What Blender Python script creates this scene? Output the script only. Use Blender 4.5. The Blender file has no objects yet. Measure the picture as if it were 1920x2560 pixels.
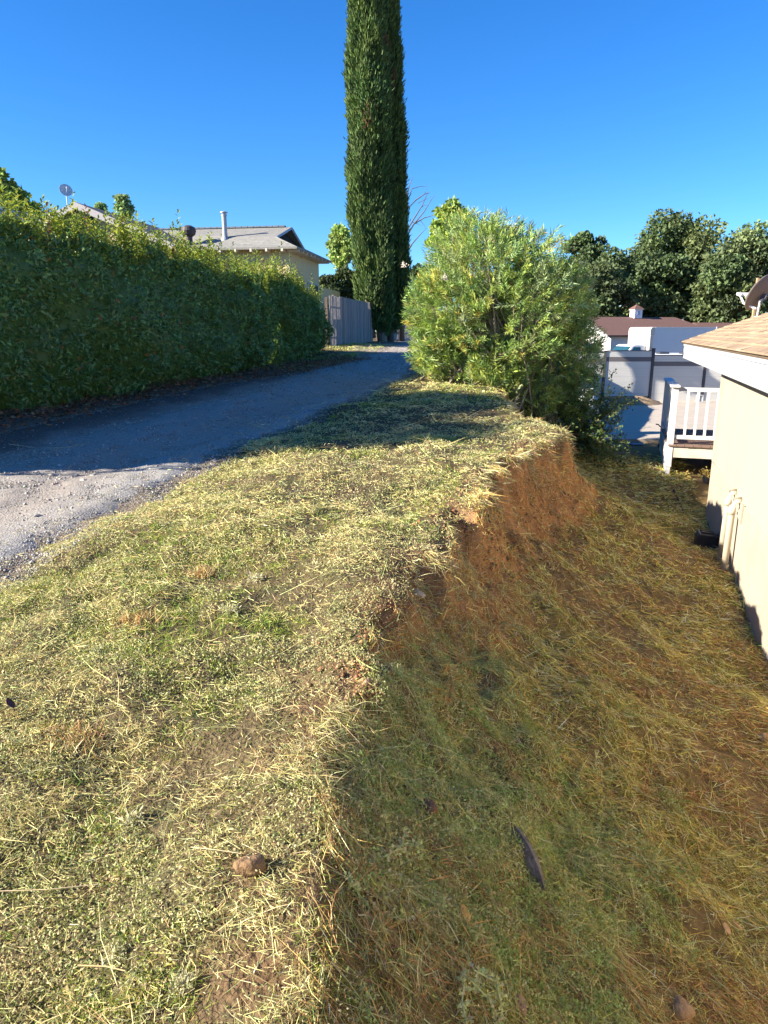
import bpy, bmesh, math, random
import numpy as np
from mathutils import Vector, Matrix
R = math.radians
rng = np.random.default_rng(7)
random.seed(7)
scene = bpy.context.scene
COL = scene.collection

# ------------------------------------------------------------------ camera, sky, sun, exposure
PITCH = 14.2
F_PX, CX, CY = 1775.0, 960.0, 1280.0
cam_d = bpy.data.cameras.new('camera')
cam = bpy.data.objects.new('camera', cam_d); COL.objects.link(cam)
cam.location = (0, 0, 0)
cam.rotation_euler = (R(90 - PITCH), 0, 0)
cam_d.sensor_fit = 'VERTICAL'; cam_d.sensor_height = 24.0
cam_d.lens = 12.0 / (1280.0 / F_PX)
cam_d.clip_start = 0.05; cam_d.clip_end = 3000
scene.camera = cam

SUN_EL = 24.5
SUN_H = Vector((-0.968, -0.25, 0)).normalized()
world = bpy.data.worlds.new('World'); scene.world = world; world.use_nodes = True
wn = world.node_tree.nodes; wl = world.node_tree.links
bg = wn['Background']
sky = wn.new('ShaderNodeTexSky'); sky.sky_type = 'NISHITA'; sky.sun_disc = False
sky.sun_elevation = R(SUN_EL); sky.sun_rotation = math.atan2(SUN_H.x, SUN_H.y) % (2 * math.pi)
sky.air_density = 1.0; sky.dust_density = 0.0; sky.ozone_density = 4.0; sky.altitude = 300
hs = wn.new('ShaderNodeHueSaturation'); hs.inputs['Saturation'].default_value = 1.25
tint = wn.new('ShaderNodeMix'); tint.data_type = 'RGBA'; tint.blend_type = 'MULTIPLY'; tint.inputs['Factor'].default_value = 1.0; tint.inputs['B'].default_value = (0.40, 0.55, 0.71, 1)
wl.new(sky.outputs[0], hs.inputs['Color']); wl.new(hs.outputs[0], tint.inputs['A']); wl.new(tint.outputs['Result'], bg.inputs['Color'])
bg.inputs['Strength'].default_value = 0.10
sd = bpy.data.lights.new('sun', 'SUN'); sd.energy = 4.4; sd.angle = R(0.5); sd.color = (1.0, 0.92, 0.79)
sun = bpy.data.objects.new('sun', sd); COL.objects.link(sun)
to_sun = Vector((SUN_H.x * math.cos(R(SUN_EL)), SUN_H.y * math.cos(R(SUN_EL)), math.sin(R(SUN_EL))))
sun.rotation_euler = to_sun.to_track_quat('Z', 'Y').to_euler()
sun.location = (-30, -10, 30)
vs = scene.view_settings
vs.view_transform = 'Standard'; vs.look = 'None'; vs.gamma = 1.0; vs.use_curve_mapping = False
vs.exposure = 1.8
scene.cycles.max_bounces = 6; scene.cycles.diffuse_bounces = 4; scene.cycles.transparent_max_bounces = 6
scene.cycles.glossy_bounces = 2; scene.cycles.transmission_bounces = 4
scene.cycles.use_adaptive_sampling = True

# ------------------------------------------------------------------ helpers: objects
def tag(o, label=None, cat=None, group=None, kind=None):
    if label: o['label'] = label
    if cat: o['category'] = cat
    if group: o['group'] = group
    if kind: o['kind'] = kind
    return o
def thing(name, label, cat, loc=(0, 0, 0), rz=0, group=None):
    o = bpy.data.objects.new(name, None); COL.objects.link(o)
    o.empty_display_size = 0.2
    o.location = loc; o.rotation_euler = (0, 0, rz)
    return tag(o, label, cat, group)

class MB:
    """collects shapes, then links them as one mesh"""
    def __init__(s): s.v = []; s.f = []; s.c = []; s.n = 0
    def add(s, v, f, col=(1, 1, 1)):
        v = np.asarray(v, float).reshape(-1, 3)
        s.v.append(v); s.f.extend([tuple(i + s.n for i in q) for q in f]); s.n += len(v)
        c = np.asarray(col, float)
        s.c.append(np.tile(c, (len(v), 1)) if c.ndim == 1 else c)
        return s
    def box(s, c, size, rz=0, tilt=None, col=(1, 1, 1)):
        hx, hy, hz = [a / 2 for a in size]
        v = np.array([(x, y, z) for x in (-hx, hx) for y in (-hy, hy) for z in (-hz, hz)])
        if tilt is not None: v = v @ np.array(tilt).T
        if rz:
            ca, sa = math.cos(rz), math.sin(rz)
            v = v @ np.array([[ca, sa, 0], [-sa, ca, 0], [0, 0, 1]])
        v = v + np.array(c)
        return s.add(v, [(0, 1, 3, 2), (4, 6, 7, 5), (0, 4, 5, 1), (2, 3, 7, 6), (0, 2, 6, 4), (1, 5, 7, 3)], col)
    def tube(s, pts, rad, n=8, cap=True, col=(1, 1, 1)):
        pts = [Vector(p) for p in pts]; k = len(pts)
        if not hasattr(rad, '__len__'): rad = [rad] * k
        vs = []; up = Vector((0.13, 0.21, 1)).normalized()
        for i, p in enumerate(pts):
            d = (pts[min(i + 1, k - 1)] - pts[max(i - 1, 0)]).normalized()
            a = d.cross(up if abs(d.dot(up)) < 0.95 else Vector((1, 0.1, 0))).normalized(); b = d.cross(a)
            for j in range(n):
                t = 2 * math.pi * j / n
                vs.append(p + (a * math.cos(t) + b * math.sin(t)) * rad[i])
        fs = [(i * n + j, i * n + (j + 1) % n, (i + 1) * n + (j + 1) % n, (i + 1) * n + j) for i in range(k - 1) for j in range(n)]
        if cap: fs += [tuple(range(n))[::-1], tuple((k - 1) * n + j for j in range(n))]
        return s.add([tuple(x) for x in vs], fs, col)
    def lathe(s, prof, n=16, loc=(0, 0, 0), M=None, col=(1, 1, 1)):
        vs = []; k = len(prof)
        for r, z in prof:
            for j in range(n):
                t = 2 * math.pi * j / n; vs.append((r * math.cos(t), r * math.sin(t), z))
        v = np.array(vs)
        if M is not None: v = v @ np.array(M.to_3x3()).T
        v = v + np.array(loc)
        fs = [(i * n + j, i * n + (j + 1) % n, (i + 1) * n + (j + 1) % n, (i + 1) * n + j) for i in range(k - 1) for j in range(n)]
        return s.add(v, fs, col)
    def prism(s, poly, axis, a, b, col=(1, 1, 1)):
        """poly: 2-d outline; extruded along axis ('x','y','z') from a to b"""
        def mk(p, t): return {'x': (t, p[0], p[1]), 'y': (p[0], t, p[1]), 'z': (p[0], p[1], t)}[axis]
        n = len(poly)
        v = [mk(p, a) for p in poly] + [mk(p, b) for p in poly]
        fs = [tuple(range(n))[::-1], tuple(range(n, 2 * n))] + [(i, (i + 1) % n, n + (i + 1) % n, n + i) for i in range(n)]
        return s.add(v, fs, col)
    def build(s, name, m, parent=None, bevel=0, smooth=False, segs=2):
        me = bpy.data.meshes.new(name)
        v = np.concatenate(s.v)
        me.from_pydata(v.tolist(), [], s.f); me.update()
        ca = me.color_attributes.new('col', 'FLOAT_COLOR', 'POINT')
        c = np.concatenate(s.c); ca.data.foreach_set('color', np.hstack([c, np.ones((len(c), 1))]).astype(np.float32).ravel())
        bm = bmesh.new(); bm.from_mesh(me); bmesh.ops.recalc_face_normals(bm, faces=bm.faces); bm.to_mesh(me); bm.free()
        if smooth: me.polygons.foreach_set('use_smooth', [True] * len(me.polygons))
        me.materials.append(m)
        o = bpy.data.objects.new(name, me); COL.objects.link(o)
        if parent: o.parent = parent
        if bevel:
            b = o.modifiers.new('bevel', 'BEVEL'); b.width = bevel; b.segments = segs; b.limit_method = 'ANGLE'; b.angle_limit = R(40)
        return o

def np_mesh(name, V, T, C, m, parent=None, smooth=False):
    """big mesh of triangles or quads from arrays"""
    V = np.ascontiguousarray(V, np.float32); T = np.ascontiguousarray(T, np.int32); k = T.shape[1]
    me = bpy.data.meshes.new(name)
    me.vertices.add(len(V)); me.vertices.foreach_set('co', V.ravel())
    me.loops.add(T.size); me.loops.foreach_set('vertex_index', T.ravel())
    me.polygons.add(len(T)); me.polygons.foreach_set('loop_start', np.arange(0, T.size, k, dtype=np.int32))
    me.update(calc_edges=True)
    if smooth: me.polygons.foreach_set('use_smooth', np.ones(len(T), bool))
    ca = me.color_attributes.new('col', 'FLOAT_COLOR', 'POINT')
    C4 = np.ones((len(V), 4), np.float32); C4[:, :3] = C
    ca.data.foreach_set('color', C4.ravel())
    me.materials.append(m)
    o = bpy.data.objects.new(name, me); COL.objects.link(o)
    if parent: o.parent = parent
    return o

def unit(a): return a / np.maximum(np.linalg.norm(a, axis=1, keepdims=True), 1e-9)
def ribbons(P, D, L, W, bend, roll_ref=None):
    """curved blades: 5 verts, 3 triangles each"""
    n = len(P); L = np.broadcast_to(L, n)[:, None]; W = np.broadcast_to(W, n)[:, None]
    ref = rng.normal(size=(n, 3)) if roll_ref is None else roll_ref
    S = unit(np.cross(D, ref))
    mid = P + D * L * .55 + bend * .3; tip = P + D * L + bend
    V = np.stack([P - S * W / 2, P + S * W / 2, mid - S * W * .42, mid + S * W * .42, tip], 1).reshape(-1, 3)
    b = (np.arange(n) * 5)[:, None]
    T = np.concatenate([b + [0, 1, 2], b + [1, 3, 2], b + [2, 3, 4]], 0)
    return V, T
def leaves(P, D, N, L, W, fold=.25):
    """folded leaf blades: 4 verts, 2 triangles each"""
    n = len(P); L = np.broadcast_to(L, n)[:, None]; W = np.broadcast_to(W, n)[:, None]
    S = unit(np.cross(D, N)); N2 = np.cross(S, D)
    m = P + D * L * .45 + N2 * W * fold
    V = np.stack([P, m + S * W / 2, P + D * L - N2 * L * .08, m - S * W / 2], 1).reshape(-1, 3)
    b = (np.arange(n) * 4)[:, None]
    T = np.concatenate([b + [0, 1, 2], b + [0, 2, 3]], 0)
    return V, T
def join(parts):
    Vs, Ts, Cs, k = [], [], [], 0
    for V, T, C in parts:
        Vs.append(V); Ts.append(T + k); Cs.append(np.broadcast_to(C, (len(V), 3))); k += len(V)
    return np.concatenate(Vs), np.concatenate(Ts), np.concatenate(Cs)
def rep(c, k): return np.repeat(c, k, axis=0)
def pick(cols, w, n, jit=.24):
    cols = np.array(cols, float); w = np.array(w, float); w /= w.sum()
    c = cols[rng.choice(len(cols), n, p=w)]
    return np.clip(c * (1 + rng.normal(0, jit, (n, 1))) * (1 + rng.normal(0, jit * .3, (n, 3))), .005, .9)

# value noise
_tab = rng.random((256, 256))
_tab3 = rng.random((64, 64, 64))
def vn2(x, y):
    xi = np.floor(x).astype(int); yi = np.floor(y).astype(int); fx = x - xi; fy = y - yi
    fx = fx * fx * (3 - 2 * fx); fy = fy * fy * (3 - 2 * fy)
    a = _tab[xi & 255, yi & 255]; b = _tab[(xi + 1) & 255, yi & 255]; c = _tab[xi & 255, (yi + 1) & 255]; d = _tab[(xi + 1) & 255, (yi + 1) & 255]
    return (a * (1 - fx) + b * fx) * (1 - fy) + (c * (1 - fx) + d * fx) * fy
def fbm(x, y, f, o=3, s=0):
    x = np.asarray(x, float); y = np.asarray(y, float); t = 0; a = .5; n = 0
    for i in range(o):
        t = t + a * vn2(x * f + s * 17.3 + i * 5.1, y * f + s * 9.7 + i * 3.3); n += a; a *= .5; f *= 2.03
    return t / n
def vn3(p):
    i = np.floor(p).astype(int); f = p - i; f = f * f * (3 - 2 * f); r = 0
    for dx in (0, 1):
        for dy in (0, 1):
            for dz in (0, 1):
                w = (f[:, 0] if dx else 1 - f[:, 0]) * (f[:, 1] if dy else 1 - f[:, 1]) * (f[:, 2] if dz else 1 - f[:, 2])
                r = r + w * _tab3[(i[:, 0] + dx) & 63, (i[:, 1] + dy) & 63, (i[:, 2] + dz) & 63]
    return r
def sstep(a, b, x): t = np.clip((x - a) / (b - a), 0, 1); return t * t * (3 - 2 * t)

# ------------------------------------------------------------------ helpers: materials
def mat(name, col, rough=.8, var=.15, scale=8, bump=0, bscale=40, attr=False, spec=.3, col2=None, stretch=None, metallic=0, transl=0, streak=None):
    m = bpy.data.materials.new(name); m.use_nodes = True
    nt = m.node_tree; N = nt.nodes; Lk = nt.links; b = N['Principled BSDF']
    b.inputs['Roughness'].default_value = rough; b.inputs['Specular IOR Level'].default_value = spec; b.inputs['Metallic'].default_value = metallic
    tc = N.new('ShaderNodeTexCoord'); mp = N.new('ShaderNodeMapping'); Lk.new(tc.outputs['Object'], mp.inputs[0])
    if stretch: mp.inputs['Scale'].default_value = stretch
    nz = N.new('ShaderNodeTexNoise'); nz.inputs['Scale'].default_value = scale; nz.inputs['Detail'].default_value = 6; nz.inputs['Roughness'].default_value = .65
    Lk.new(mp.outputs[0], nz.inputs['Vector'])
    if attr:
        at = N.new('ShaderNodeAttribute'); at.attribute_name = 'col'; base = at.outputs['Color']
    else:
        rgb = N.new('ShaderNodeRGB'); rgb.outputs[0].default_value = (*col, 1); base = rgb.outputs[0]
    if col2 is not None:
        mx = N.new('ShaderNodeMix'); mx.data_type = 'RGBA'; rp = N.new('ShaderNodeMapRange')
        rp.inputs['From Min'].default_value = .4; rp.inputs['From Max'].default_value = .62
        Lk.new(nz.outputs[0], rp.inputs['Value']); Lk.new(rp.outputs[0], mx.inputs['Factor'])
        Lk.new(base, mx.inputs['A']); mx.inputs['B'].default_value = (*col2, 1); base = mx.outputs['Result']
    if var:
        mr = N.new('ShaderNodeMapRange'); mr.inputs['From Min'].default_value = .25; mr.inputs['From Max'].default_value = .75
        mr.inputs['To Min'].default_value = 1 - var; mr.inputs['To Max'].default_value = 1 + var
        Lk.new(nz.outputs[0], mr.inputs['Value'])
        vm = N.new('ShaderNodeVectorMath'); vm.operation = 'SCALE'; Lk.new(base, vm.inputs[0]); Lk.new(mr.outputs[0], vm.inputs['Scale']); base = vm.outputs[0]
    Lk.new(base, b.inputs['Base Color'])
    if bump:
        n2 = N.new('ShaderNodeTexNoise'); n2.inputs['Scale'].default_value = bscale; n2.inputs['Detail'].default_value = 5
        Lk.new(mp.outputs[0], n2.inputs['Vector'])
        bp = N.new('ShaderNodeBump'); bp.inputs['Strength'].default_value = bump; bp.inputs['Distance'].default_value = .02
        Lk.new(n2.outputs[0], bp.inputs['Height']); Lk.new(bp.outputs[0], b.inputs['Normal'])
    if transl:
        tr = N.new('ShaderNodeBsdfTranslucent'); mxs = N.new('ShaderNodeMixShader'); mxs.inputs[0].default_value = transl
        out = [n for n in N if n.type == 'OUTPUT_MATERIAL'][0]
        hsv = N.new('ShaderNodeHueSaturation'); hsv.inputs['Value'].default_value = 1.5; hsv.inputs['Saturation'].default_value = 1.1
        hsv.inputs['Hue'].default_value = .485
        Lk.new(base, hsv.inputs['Color']); Lk.new(hsv.outputs[0], tr.inputs['Color'])
        Lk.new(b.outputs[0], mxs.inputs[1]); Lk.new(tr.outputs[0], mxs.inputs[2]); Lk.new(mxs.outputs[0], out.inputs['Surface'])
    return m
def stripes(m, axis, period, depth=.5, width=.12, col=None, amount=.5, jitter=0):
    """grooves at a fixed spacing along an object axis (seams between boards, shingle courses)"""
    nt = m.node_tree; N = nt.nodes; Lk = nt.links; b = N['Principled BSDF']
    tc = N.new('ShaderNodeTexCoord'); sp = N.new('ShaderNodeSeparateXYZ'); Lk.new(tc.outputs['Object'], sp.inputs[0])
    v = sp.outputs['XYZ'.index(axis)]
    if jitter:
        nz = N.new('ShaderNodeTexNoise'); nz.inputs['Scale'].default_value = 3; Lk.new(tc.outputs['Object'], nz.inputs['Vector'])
        ma = N.new('ShaderNodeMath'); ma.operation = 'MULTIPLY_ADD'; ma.inputs[1].default_value = jitter; Lk.new(nz.outputs[0], ma.inputs[0]); Lk.new(v, ma.inputs[2]); v = ma.outputs[0]
    dv = N.new('ShaderNodeMath'); dv.operation = 'DIVIDE'; dv.inputs[1].default_value = period; Lk.new(v, dv.inputs[0])
    fr = N.new('ShaderNodeMath'); fr.operation = 'FRACT'; Lk.new(dv.outputs[0], fr.inputs[0])
    lt = N.new('ShaderNodeMath'); lt.operation = 'LESS_THAN'; lt.inputs[1].default_value = width; Lk.new(fr.outputs[0], lt.inputs[0])
    if col is not None:
        src = b.inputs['Base Color'].links[0].from_socket
        mu = N.new('ShaderNodeMath'); mu.operation = 'MULTIPLY'; mu.inputs[1].default_value = amount; Lk.new(lt.outputs[0], mu.inputs[0])
        mx = N.new('ShaderNodeMix'); mx.data_type = 'RGBA'; Lk.new(mu.outputs[0], mx.inputs['Factor']); Lk.new(src, mx.inputs['A']); mx.inputs['B'].default_value = (*col, 1)
        Lk.new(mx.outputs['Result'], b.inputs['Base Color'])
    if depth:
        bp = N.new('ShaderNodeBump'); bp.inputs['Strength'].default_value = depth; bp.inputs['Distance'].default_value = .01; bp.invert = True
        Lk.new(lt.outputs[0], bp.inputs['Height'])
        if b.inputs['Normal'].links: Lk.new(b.inputs['Normal'].links[0].from_socket, bp.inputs['Normal'])
        Lk.new(bp.outputs[0], b.inputs['Normal'])
    return m

M_ground = mat('soil', (.2, .14, .08), .95, .45, 22, .8, 60, attr=True, spec=.1)
M_lane = mat('gravel_dirt', (.3, .28, .26), .9, .35, 30, .7, 70, attr=True, spec=.15)
M_blade = mat('grass_blade', (.2, .3, .1), .75, 0, attr=True, spec=.15, transl=.3)
M_straw = mat('straw', (.5, .4, .2), .8, 0, attr=True, spec=.15, transl=.06)
M_leafg = mat('glossy_leaf', (.05, .1, .03), .38, 0, attr=True, spec=.45, transl=.25)
M_leaf = mat('leaf', (.06, .1, .03), .6, 0, attr=True, spec=.25, transl=.25)
M_cyp = mat('cypress_needles', (.05, .08, .03), .7, 0, attr=True, spec=.15, transl=.12)
M_bark = mat('bark', (.16, .12, .09), .95, .4, 6, .8, 30, stretch=(1, 1, .15))
M_stone = mat('stone', (.3, .27, .24), .9, .3, 20, .4, 50, attr=True)

# ------------------------------------------------------------------ terrain: heights measured from the eye
A = R(17.0); SA, CA = math.sin(A), math.cos(A)
def to_uv(x, y): return x * SA + y * CA, x * CA - y * SA
def to_xy(u, v): return u * SA + v * CA, u * CA - v * SA
CU = [-60, 0, 1.2, 1.5, 1.75, 2.07, 2.3, 2.5, 2.85, 3.2, 3.7, 4.1, 5.2, 7.0, 7.9, 8.5, 8.9, 9.4, 10.3, 11.6, 13.5, 60]
CV = [-.3, -.3, -.55, -.64, -.74, -.88, -.9, -.93, -.98, -1.01, -1.0, -.92, -.94, -.96, -.72, -.48, -.38, -.7, -1.15, -1.5, -1.9, -2.2]
SU = [-60, 2.2, 3.4, 4.5, 6, 8.4, 10, 13, 60]
SV = [0, .05, .5, .7, .8, 1.0, .6, .3, .3]
def crest(u): return np.interp(u, CU, CV)
def z_top(u): return np.interp(u, [-60, 0, 24, 34, 60, 400], [-1.9, -1.56, -.46, -.42, -.2, 0])
def z_yard(u): return np.interp(u, [-60, 2, 10.5, 13.5, 16, 400], [-2.85, -2.8, -2.75, -2.54, -2.46, -2.7])
LRU, LRV = [-60, 2.5, 3.3, 5, 7, 14, 17, 22, 30, 40, 80], [-3.2, -3.2, -3.35, -3.55, -3.75, -3.78, -4.3, -5.2, -7.2, -9.6, -18]
LLU, LLV = [-60, 12, 15, 18, 21, 25, 30, 40, 80], [-7.7, -7.6, -6.9, -6.6, -6.8, -7.4, -8.6, -11.6, -21]
def lane_r(u): return np.interp(u, LRU, LRV)
def lane_l(u): return np.interp(u, LLU, LLV)
def gz(u, v, rough=True):
    u = np.asarray(u, float); v = np.asarray(v, float)
    wob = ((fbm(u, v, 1.6, 3, 3) - .5) * .36 + (fbm(u, v, 5, 2, 6) - .5) * .24) * sstep(1.5, 3, u)
    t = v - crest(u) + wob * (1 if rough else 0)
    zt = z_top(u); zy = z_yard(u)
    w = np.interp(u, [0, 10, 15, 60], [2.5, 2.5, 1.5, 1.5])
    tn = np.clip(t / w, 0, 1)
    gg = np.where(tn < 1, np.power(1 - tn, 1.75), 0)
    gs = np.interp(t, [-.12, 0, .10, .20, .42, 1.0, 1.7, 2.6], [1, .97, .76, .62, .50, .27, .10, 0])
    s = np.interp(u, SU, SV)
    g = np.where(t < -.12, 1, gs * s + gg * (1 - s))
    z = zy + (zt - zy) * g
    lane = sstep(0, .5, lane_r(u) - v) * sstep(0, .4, v - lane_l(u))
    crown = lane * .05 - .035 * np.exp(-((v - lane_r(u) + 1.0) / .35) ** 2) * lane - .04 * np.exp(-((v - lane_r(u) + 2.6) / .35) ** 2) * lane
    z = z - .06 * sstep(-.2, .3, lane_r(u) - v) * sstep(-.2, .3, v - lane_l(u)) + crown * .8
    # gentle swell of the verge
    z = z + .05 * np.exp(-((v - lane_r(u) - .9) / .6) ** 2)
    if rough:
        amp = 1 - .8 * lane
        z = z + amp * ((fbm(u, v, 1.1, 2, 1) - .5) * .14 + (fbm(u, v, 4.5, 3, 2) - .5) * .075)
        face = sstep(-.05, .1, t) * (1 - sstep(.5, .9, t)) * s
        z = z + face * ((fbm(u * 1.0, v, 4, 3, 5) - .5) * .2 + (fbm(u, v, 13, 2, 7) - .5) * .08)
    return z
def lane_mask(u, v): return (v < lane_r(u) + (fbm(u, v, 2.2, 3, 8) - .5) * .7) & (v > lane_l(u) + (fbm(u, v, 1.5, 3, 9) - .5) * .8)
def gxy(x, y, rough=True):
    u, v = to_uv(np.asarray(x, float), np.asarray(y, float)); return gz(u, v, rough)
def ray(px, py):
    x = (px - CX) / F_PX; y = -(py - CY) / F_PX; c, s = math.cos(R(PITCH)), math.sin(R(PITCH))
    return np.array([x, c + y * s, -s + y * c])      # per unit of optical depth
def hit(px, py):
    r = ray(px, py); lo = .8
    for k in np.arange(.8, 60, .02):
        p = r * k
        if p[2] < gxy(p[0], p[1]): break
        lo = k
    hi = lo + .02
    for _ in range(12):
        m = (lo + hi) / 2; p = r * m
        if p[2] < gxy(p[0], p[1]): hi = m
        else: lo = m
    return r * hi
def at(px, py, Y):
    r = ray(px, py); return r * (Y / r[1])

def axis(lo, hi, fine, step, far):
    a = list(np.arange(fine[0], fine[1], step)); s = step; x = fine[1]
    while x < hi: a.append(x); s = min(s * 1.18, far); x += s
    s = step; x = fine[0] - step; b = []
    while x > lo: b.append(x); s = min(s * 1.18, far); x -= s
    return np.array(b[::-1] + a)
ua = axis(-300, 700, (.3, 12), .05, 40); va = axis(-500, 500, (-3.4, 3.2), .045, 40)
va = np.sort(np.concatenate([va, np.arange(-.16, .62, .045) + .0225]))
U, Vv = np.meshgrid(ua, va, indexing='ij')
Vv = Vv + np.maximum(crest(U), -1.2) * sstep(-4.5, -.4, Vv) * (1 - sstep(.9, 3.0, Vv)); Z = gz(U, Vv)   # rows of the sheet follow the edge of the bank
inl = (Vv < lane_r(U) - .45) & (Vv > lane_l(U) + .45) & (U > -8) & (U < 60)
X, Y = to_xy(U, Vv)
t = Vv - crest(U)
nz1 = fbm(U, Vv, .9, 4, 11); nz2 = fbm(U, Vv, 5, 3, 12)
soil = np.array([.12, .088, .05]); red = np.array([.50, .26, .10]); straw = np.array([.15, .11, .055]); green = np.array([.07, .085, .03]); dark = np.array([.10, .07, .045])
def mixc(a, b, f): return a * (1 - f[..., None]) + b * f[..., None]
C = mixc(np.broadcast_to(soil, U.shape + (3,)), straw, sstep(.35, .7, nz1)); C = mixc(C, green, sstep(.5, .75, nz2) * .6)
C = mixc(C, np.array([.25, .17, .075]), sstep(.25, .8, t) * .95)  # yard soil lightened in colour to lift the shaded side
fm = sstep(-.05, .06, t) * (1 - sstep(.3, .75, t)) * np.interp(U, SU, SV)
C = mixc(C, red, np.clip(fm * 1.1, 0, 1)); C = mixc(C, dark, sstep(.6, .8, nz2) * .35); C = mixc(C, np.array([.20, .115, .06]), sstep(-.4, -.05, t) * (t < .05) * sstep(.42, .56, fbm(U, Vv, 1.9, 3, 28)) * (U < 9) * .9); C = mixc(C, np.array([.18, .13, .06]), (1 - sstep(2.4, 4, U)) * sstep(0, .3, t) * (1 - sstep(1, 1.7, t)) * .8)
lm = sstep(.1, -.3, Vv - lane_r(U)) * sstep(-.8, -.2, Vv - lane_l(U) - 0)
C = mixc(C, np.array([.27, .22, .17]), lm)
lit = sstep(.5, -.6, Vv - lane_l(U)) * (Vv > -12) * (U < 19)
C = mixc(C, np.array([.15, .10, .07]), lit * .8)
nu, nv = U.shape
idx = np.arange(nu * nv).reshape(nu, nv)
Q = np.stack([idx[:-1, :-1], idx[1:, :-1], idx[1:, 1:], idx[:-1, 1:]], -1).reshape(-1, 4)
Zt = Z - .05 * inl
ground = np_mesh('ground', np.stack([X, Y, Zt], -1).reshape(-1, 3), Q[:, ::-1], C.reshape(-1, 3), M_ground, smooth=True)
tag(ground, 'mown bank and yard of soil and dry grass', 'ground', kind='structure')

# lane sheet
ul = np.concatenate([np.arange(-8, 14, .07), np.arange(14, 45, .2)]); fl = np.linspace(0, 1, 70)
Ul = np.repeat(ul[:, None], 70, 1); Vl = lane_l(Ul) + fl[None, :] * (lane_r(Ul) - lane_l(Ul))
Vl = Vl + (np.where(fl < .03, 1, 0) * -.0)
Zl = gz(Ul, Vl) + .008 + (fbm(Ul, Vl, 6, 3, 15) - .5) * .035
edge = np.minimum(fl, 1 - fl)[None, :] * (lane_r(Ul) - lane_l(Ul))
Zl = Zl - .05 * (1 - sstep(0, .35, edge + (fbm(Ul, Vl, 2.2, 3, 8) - .5) * .25))
Xl, Yl = to_xy(Ul, Vl)
q = lane_r(Ul) - Vl
g1 = fbm(Ul * .6, Vl, 1.6, 3, 16)
grav = np.array([.335, .315, .285]); dirt = np.array([.35, .29, .23]); drk = np.array([.19, .16, .14])
trk = np.exp(-((q - 1.05) / .42) ** 2) + np.exp(-((q - 2.7) / .4) ** 2)
Cl = mixc(np.broadcast_to(grav, Ul.shape + (3,)), dirt, np.clip(trk * .6 + (g1 - .5), 0, 1))
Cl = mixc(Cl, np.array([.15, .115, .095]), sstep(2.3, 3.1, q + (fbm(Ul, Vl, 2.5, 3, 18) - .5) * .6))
Cl = mixc(Cl, np.array([.34, .27, .2]), sstep(3.2, 1.5, Ul) * .6)
nu, nv = Ul.shape; idx = np.arange(nu * nv).reshape(nu, nv)
Q = np.stack([idx[:-1, :-1], idx[1:, :-1], idx[1:, 1:], idx[:-1, 1:]], -1).reshape(-1, 4)
lane_o = np_mesh('lane', np.stack([Xl, Yl, Zl], -1).reshape(-1, 3), Q[:, ::-1], Cl.reshape(-1, 3), M_lane, smooth=True)
tag(lane_o, 'narrow grey gravel lane climbing past the hedge', 'lane', kind='structure')

# concrete pad in the lower yard
M_conc = mat('concrete', (.46, .39, .31), .9, .12, 2.5, .15, 60)
pb = MB()
pad = [(5.0, 16.4), (14.5, 16.0), (16.5, 26.3), (6.6, 26.0)]
pb.prism(pad, 'z', -2.75, -2.40)
pad_o = pb.build('concrete_pad', M_conc); tag(pad_o, 'pale concrete slab below the bank', 'paving', kind='structure')

# ------------------------------------------------------------------ grass, clippings, gravel
def gnormal(u, v):
    e = .06; z0 = gz(u, v)
    du = (gz(u + e, v) - z0) / e; dv = (gz(u, v + e) - z0) / e
    n = np.stack([-(du * SA + dv * CA), -(du * CA - dv * SA), np.ones_like(u)], -1)
    return unit(n), z0
def sample(n, dmin=1.75, dmax=27, side=.62, m=1, jit=.012):
    d = np.exp(rng.uniform(math.log(dmin), math.log(dmax), n // m))
    D = np.sqrt(np.maximum(d * d - 2.4, .3)); x = rng.uniform(-1, 1, n // m) * (side * D + .9)
    if m > 1: k_ = np.repeat(rng.gamma(2, .5, n // m), m) * jit; d = np.repeat(d, m); x = np.repeat(x, m) + rng.normal(size=len(d)) * k_ * (.6 + .2 * d); D = np.repeat(D, m) + rng.normal(size=len(d)) * k_ * (.6 + .2 * d)
    u, v = to_uv(x, D); return x, D, u, v, np.sqrt(D * D + 2.4)
def tangent(n, N, az):
    h = np.stack([np.sin(az), np.cos(az), np.zeros(n)], -1)
    return unit(h - N * np.sum(h * N, 1)[:, None])
FACE = lambda u, v: sstep(-.04, .06, v - crest(u)) * (1 - sstep(.28, .6, v - crest(u))) * np.interp(u, SU, SV)
on_house = lambda u, v: (v > 1.62) & (u > -5)

# standing green grass of the verge and the slope
x, y, u, v, d = sample(720000, m=9, jit=.016)
gp = fbm(x, y, 1.3, 4, 21); gp2 = fbm(x, y, 5, 2, 22)
tt = v - crest(u)
keep = ~lane_mask(u, v) & (v > -4.6 - np.maximum(0, u - 13) * .5) & ~on_house(u, v) & ~((u > 15.3) & (tt > 1.2))
verge = (v < lane_l(u) - .1) & (v > lane_l(u) - 2.2) & (u > 15.5)
bare = sstep(.36, .47, fbm(x, y, 1.5, 3, 23)); dens = 1.2 * np.where(tt < 0, .45 + .9 * sstep(.4, .62, gp), .22 + .85 * sstep(.45, .6, gp)) * (1 - .9 * FACE(u, v)) * (.25 + 1.1 * sstep(.3, .6, gp2)) * (.5 + .5 * bare); dens = dens * (1 - .85 * sstep(-.45, -.08, tt) * (tt < .02) * sstep(.42, .56, fbm(u, v, 1.9, 3, 28)) * (u < 9)); dens = np.where((tt > 0) & (tt < 1.4), dens + .75 * (1 - sstep(2.2, 4.0, u)) * (1 - sstep(.5, 1.4, tt)), dens)
keep = (keep | verge) & (rng.random(len(x)) < np.where(verge, 1, dens))
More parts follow.
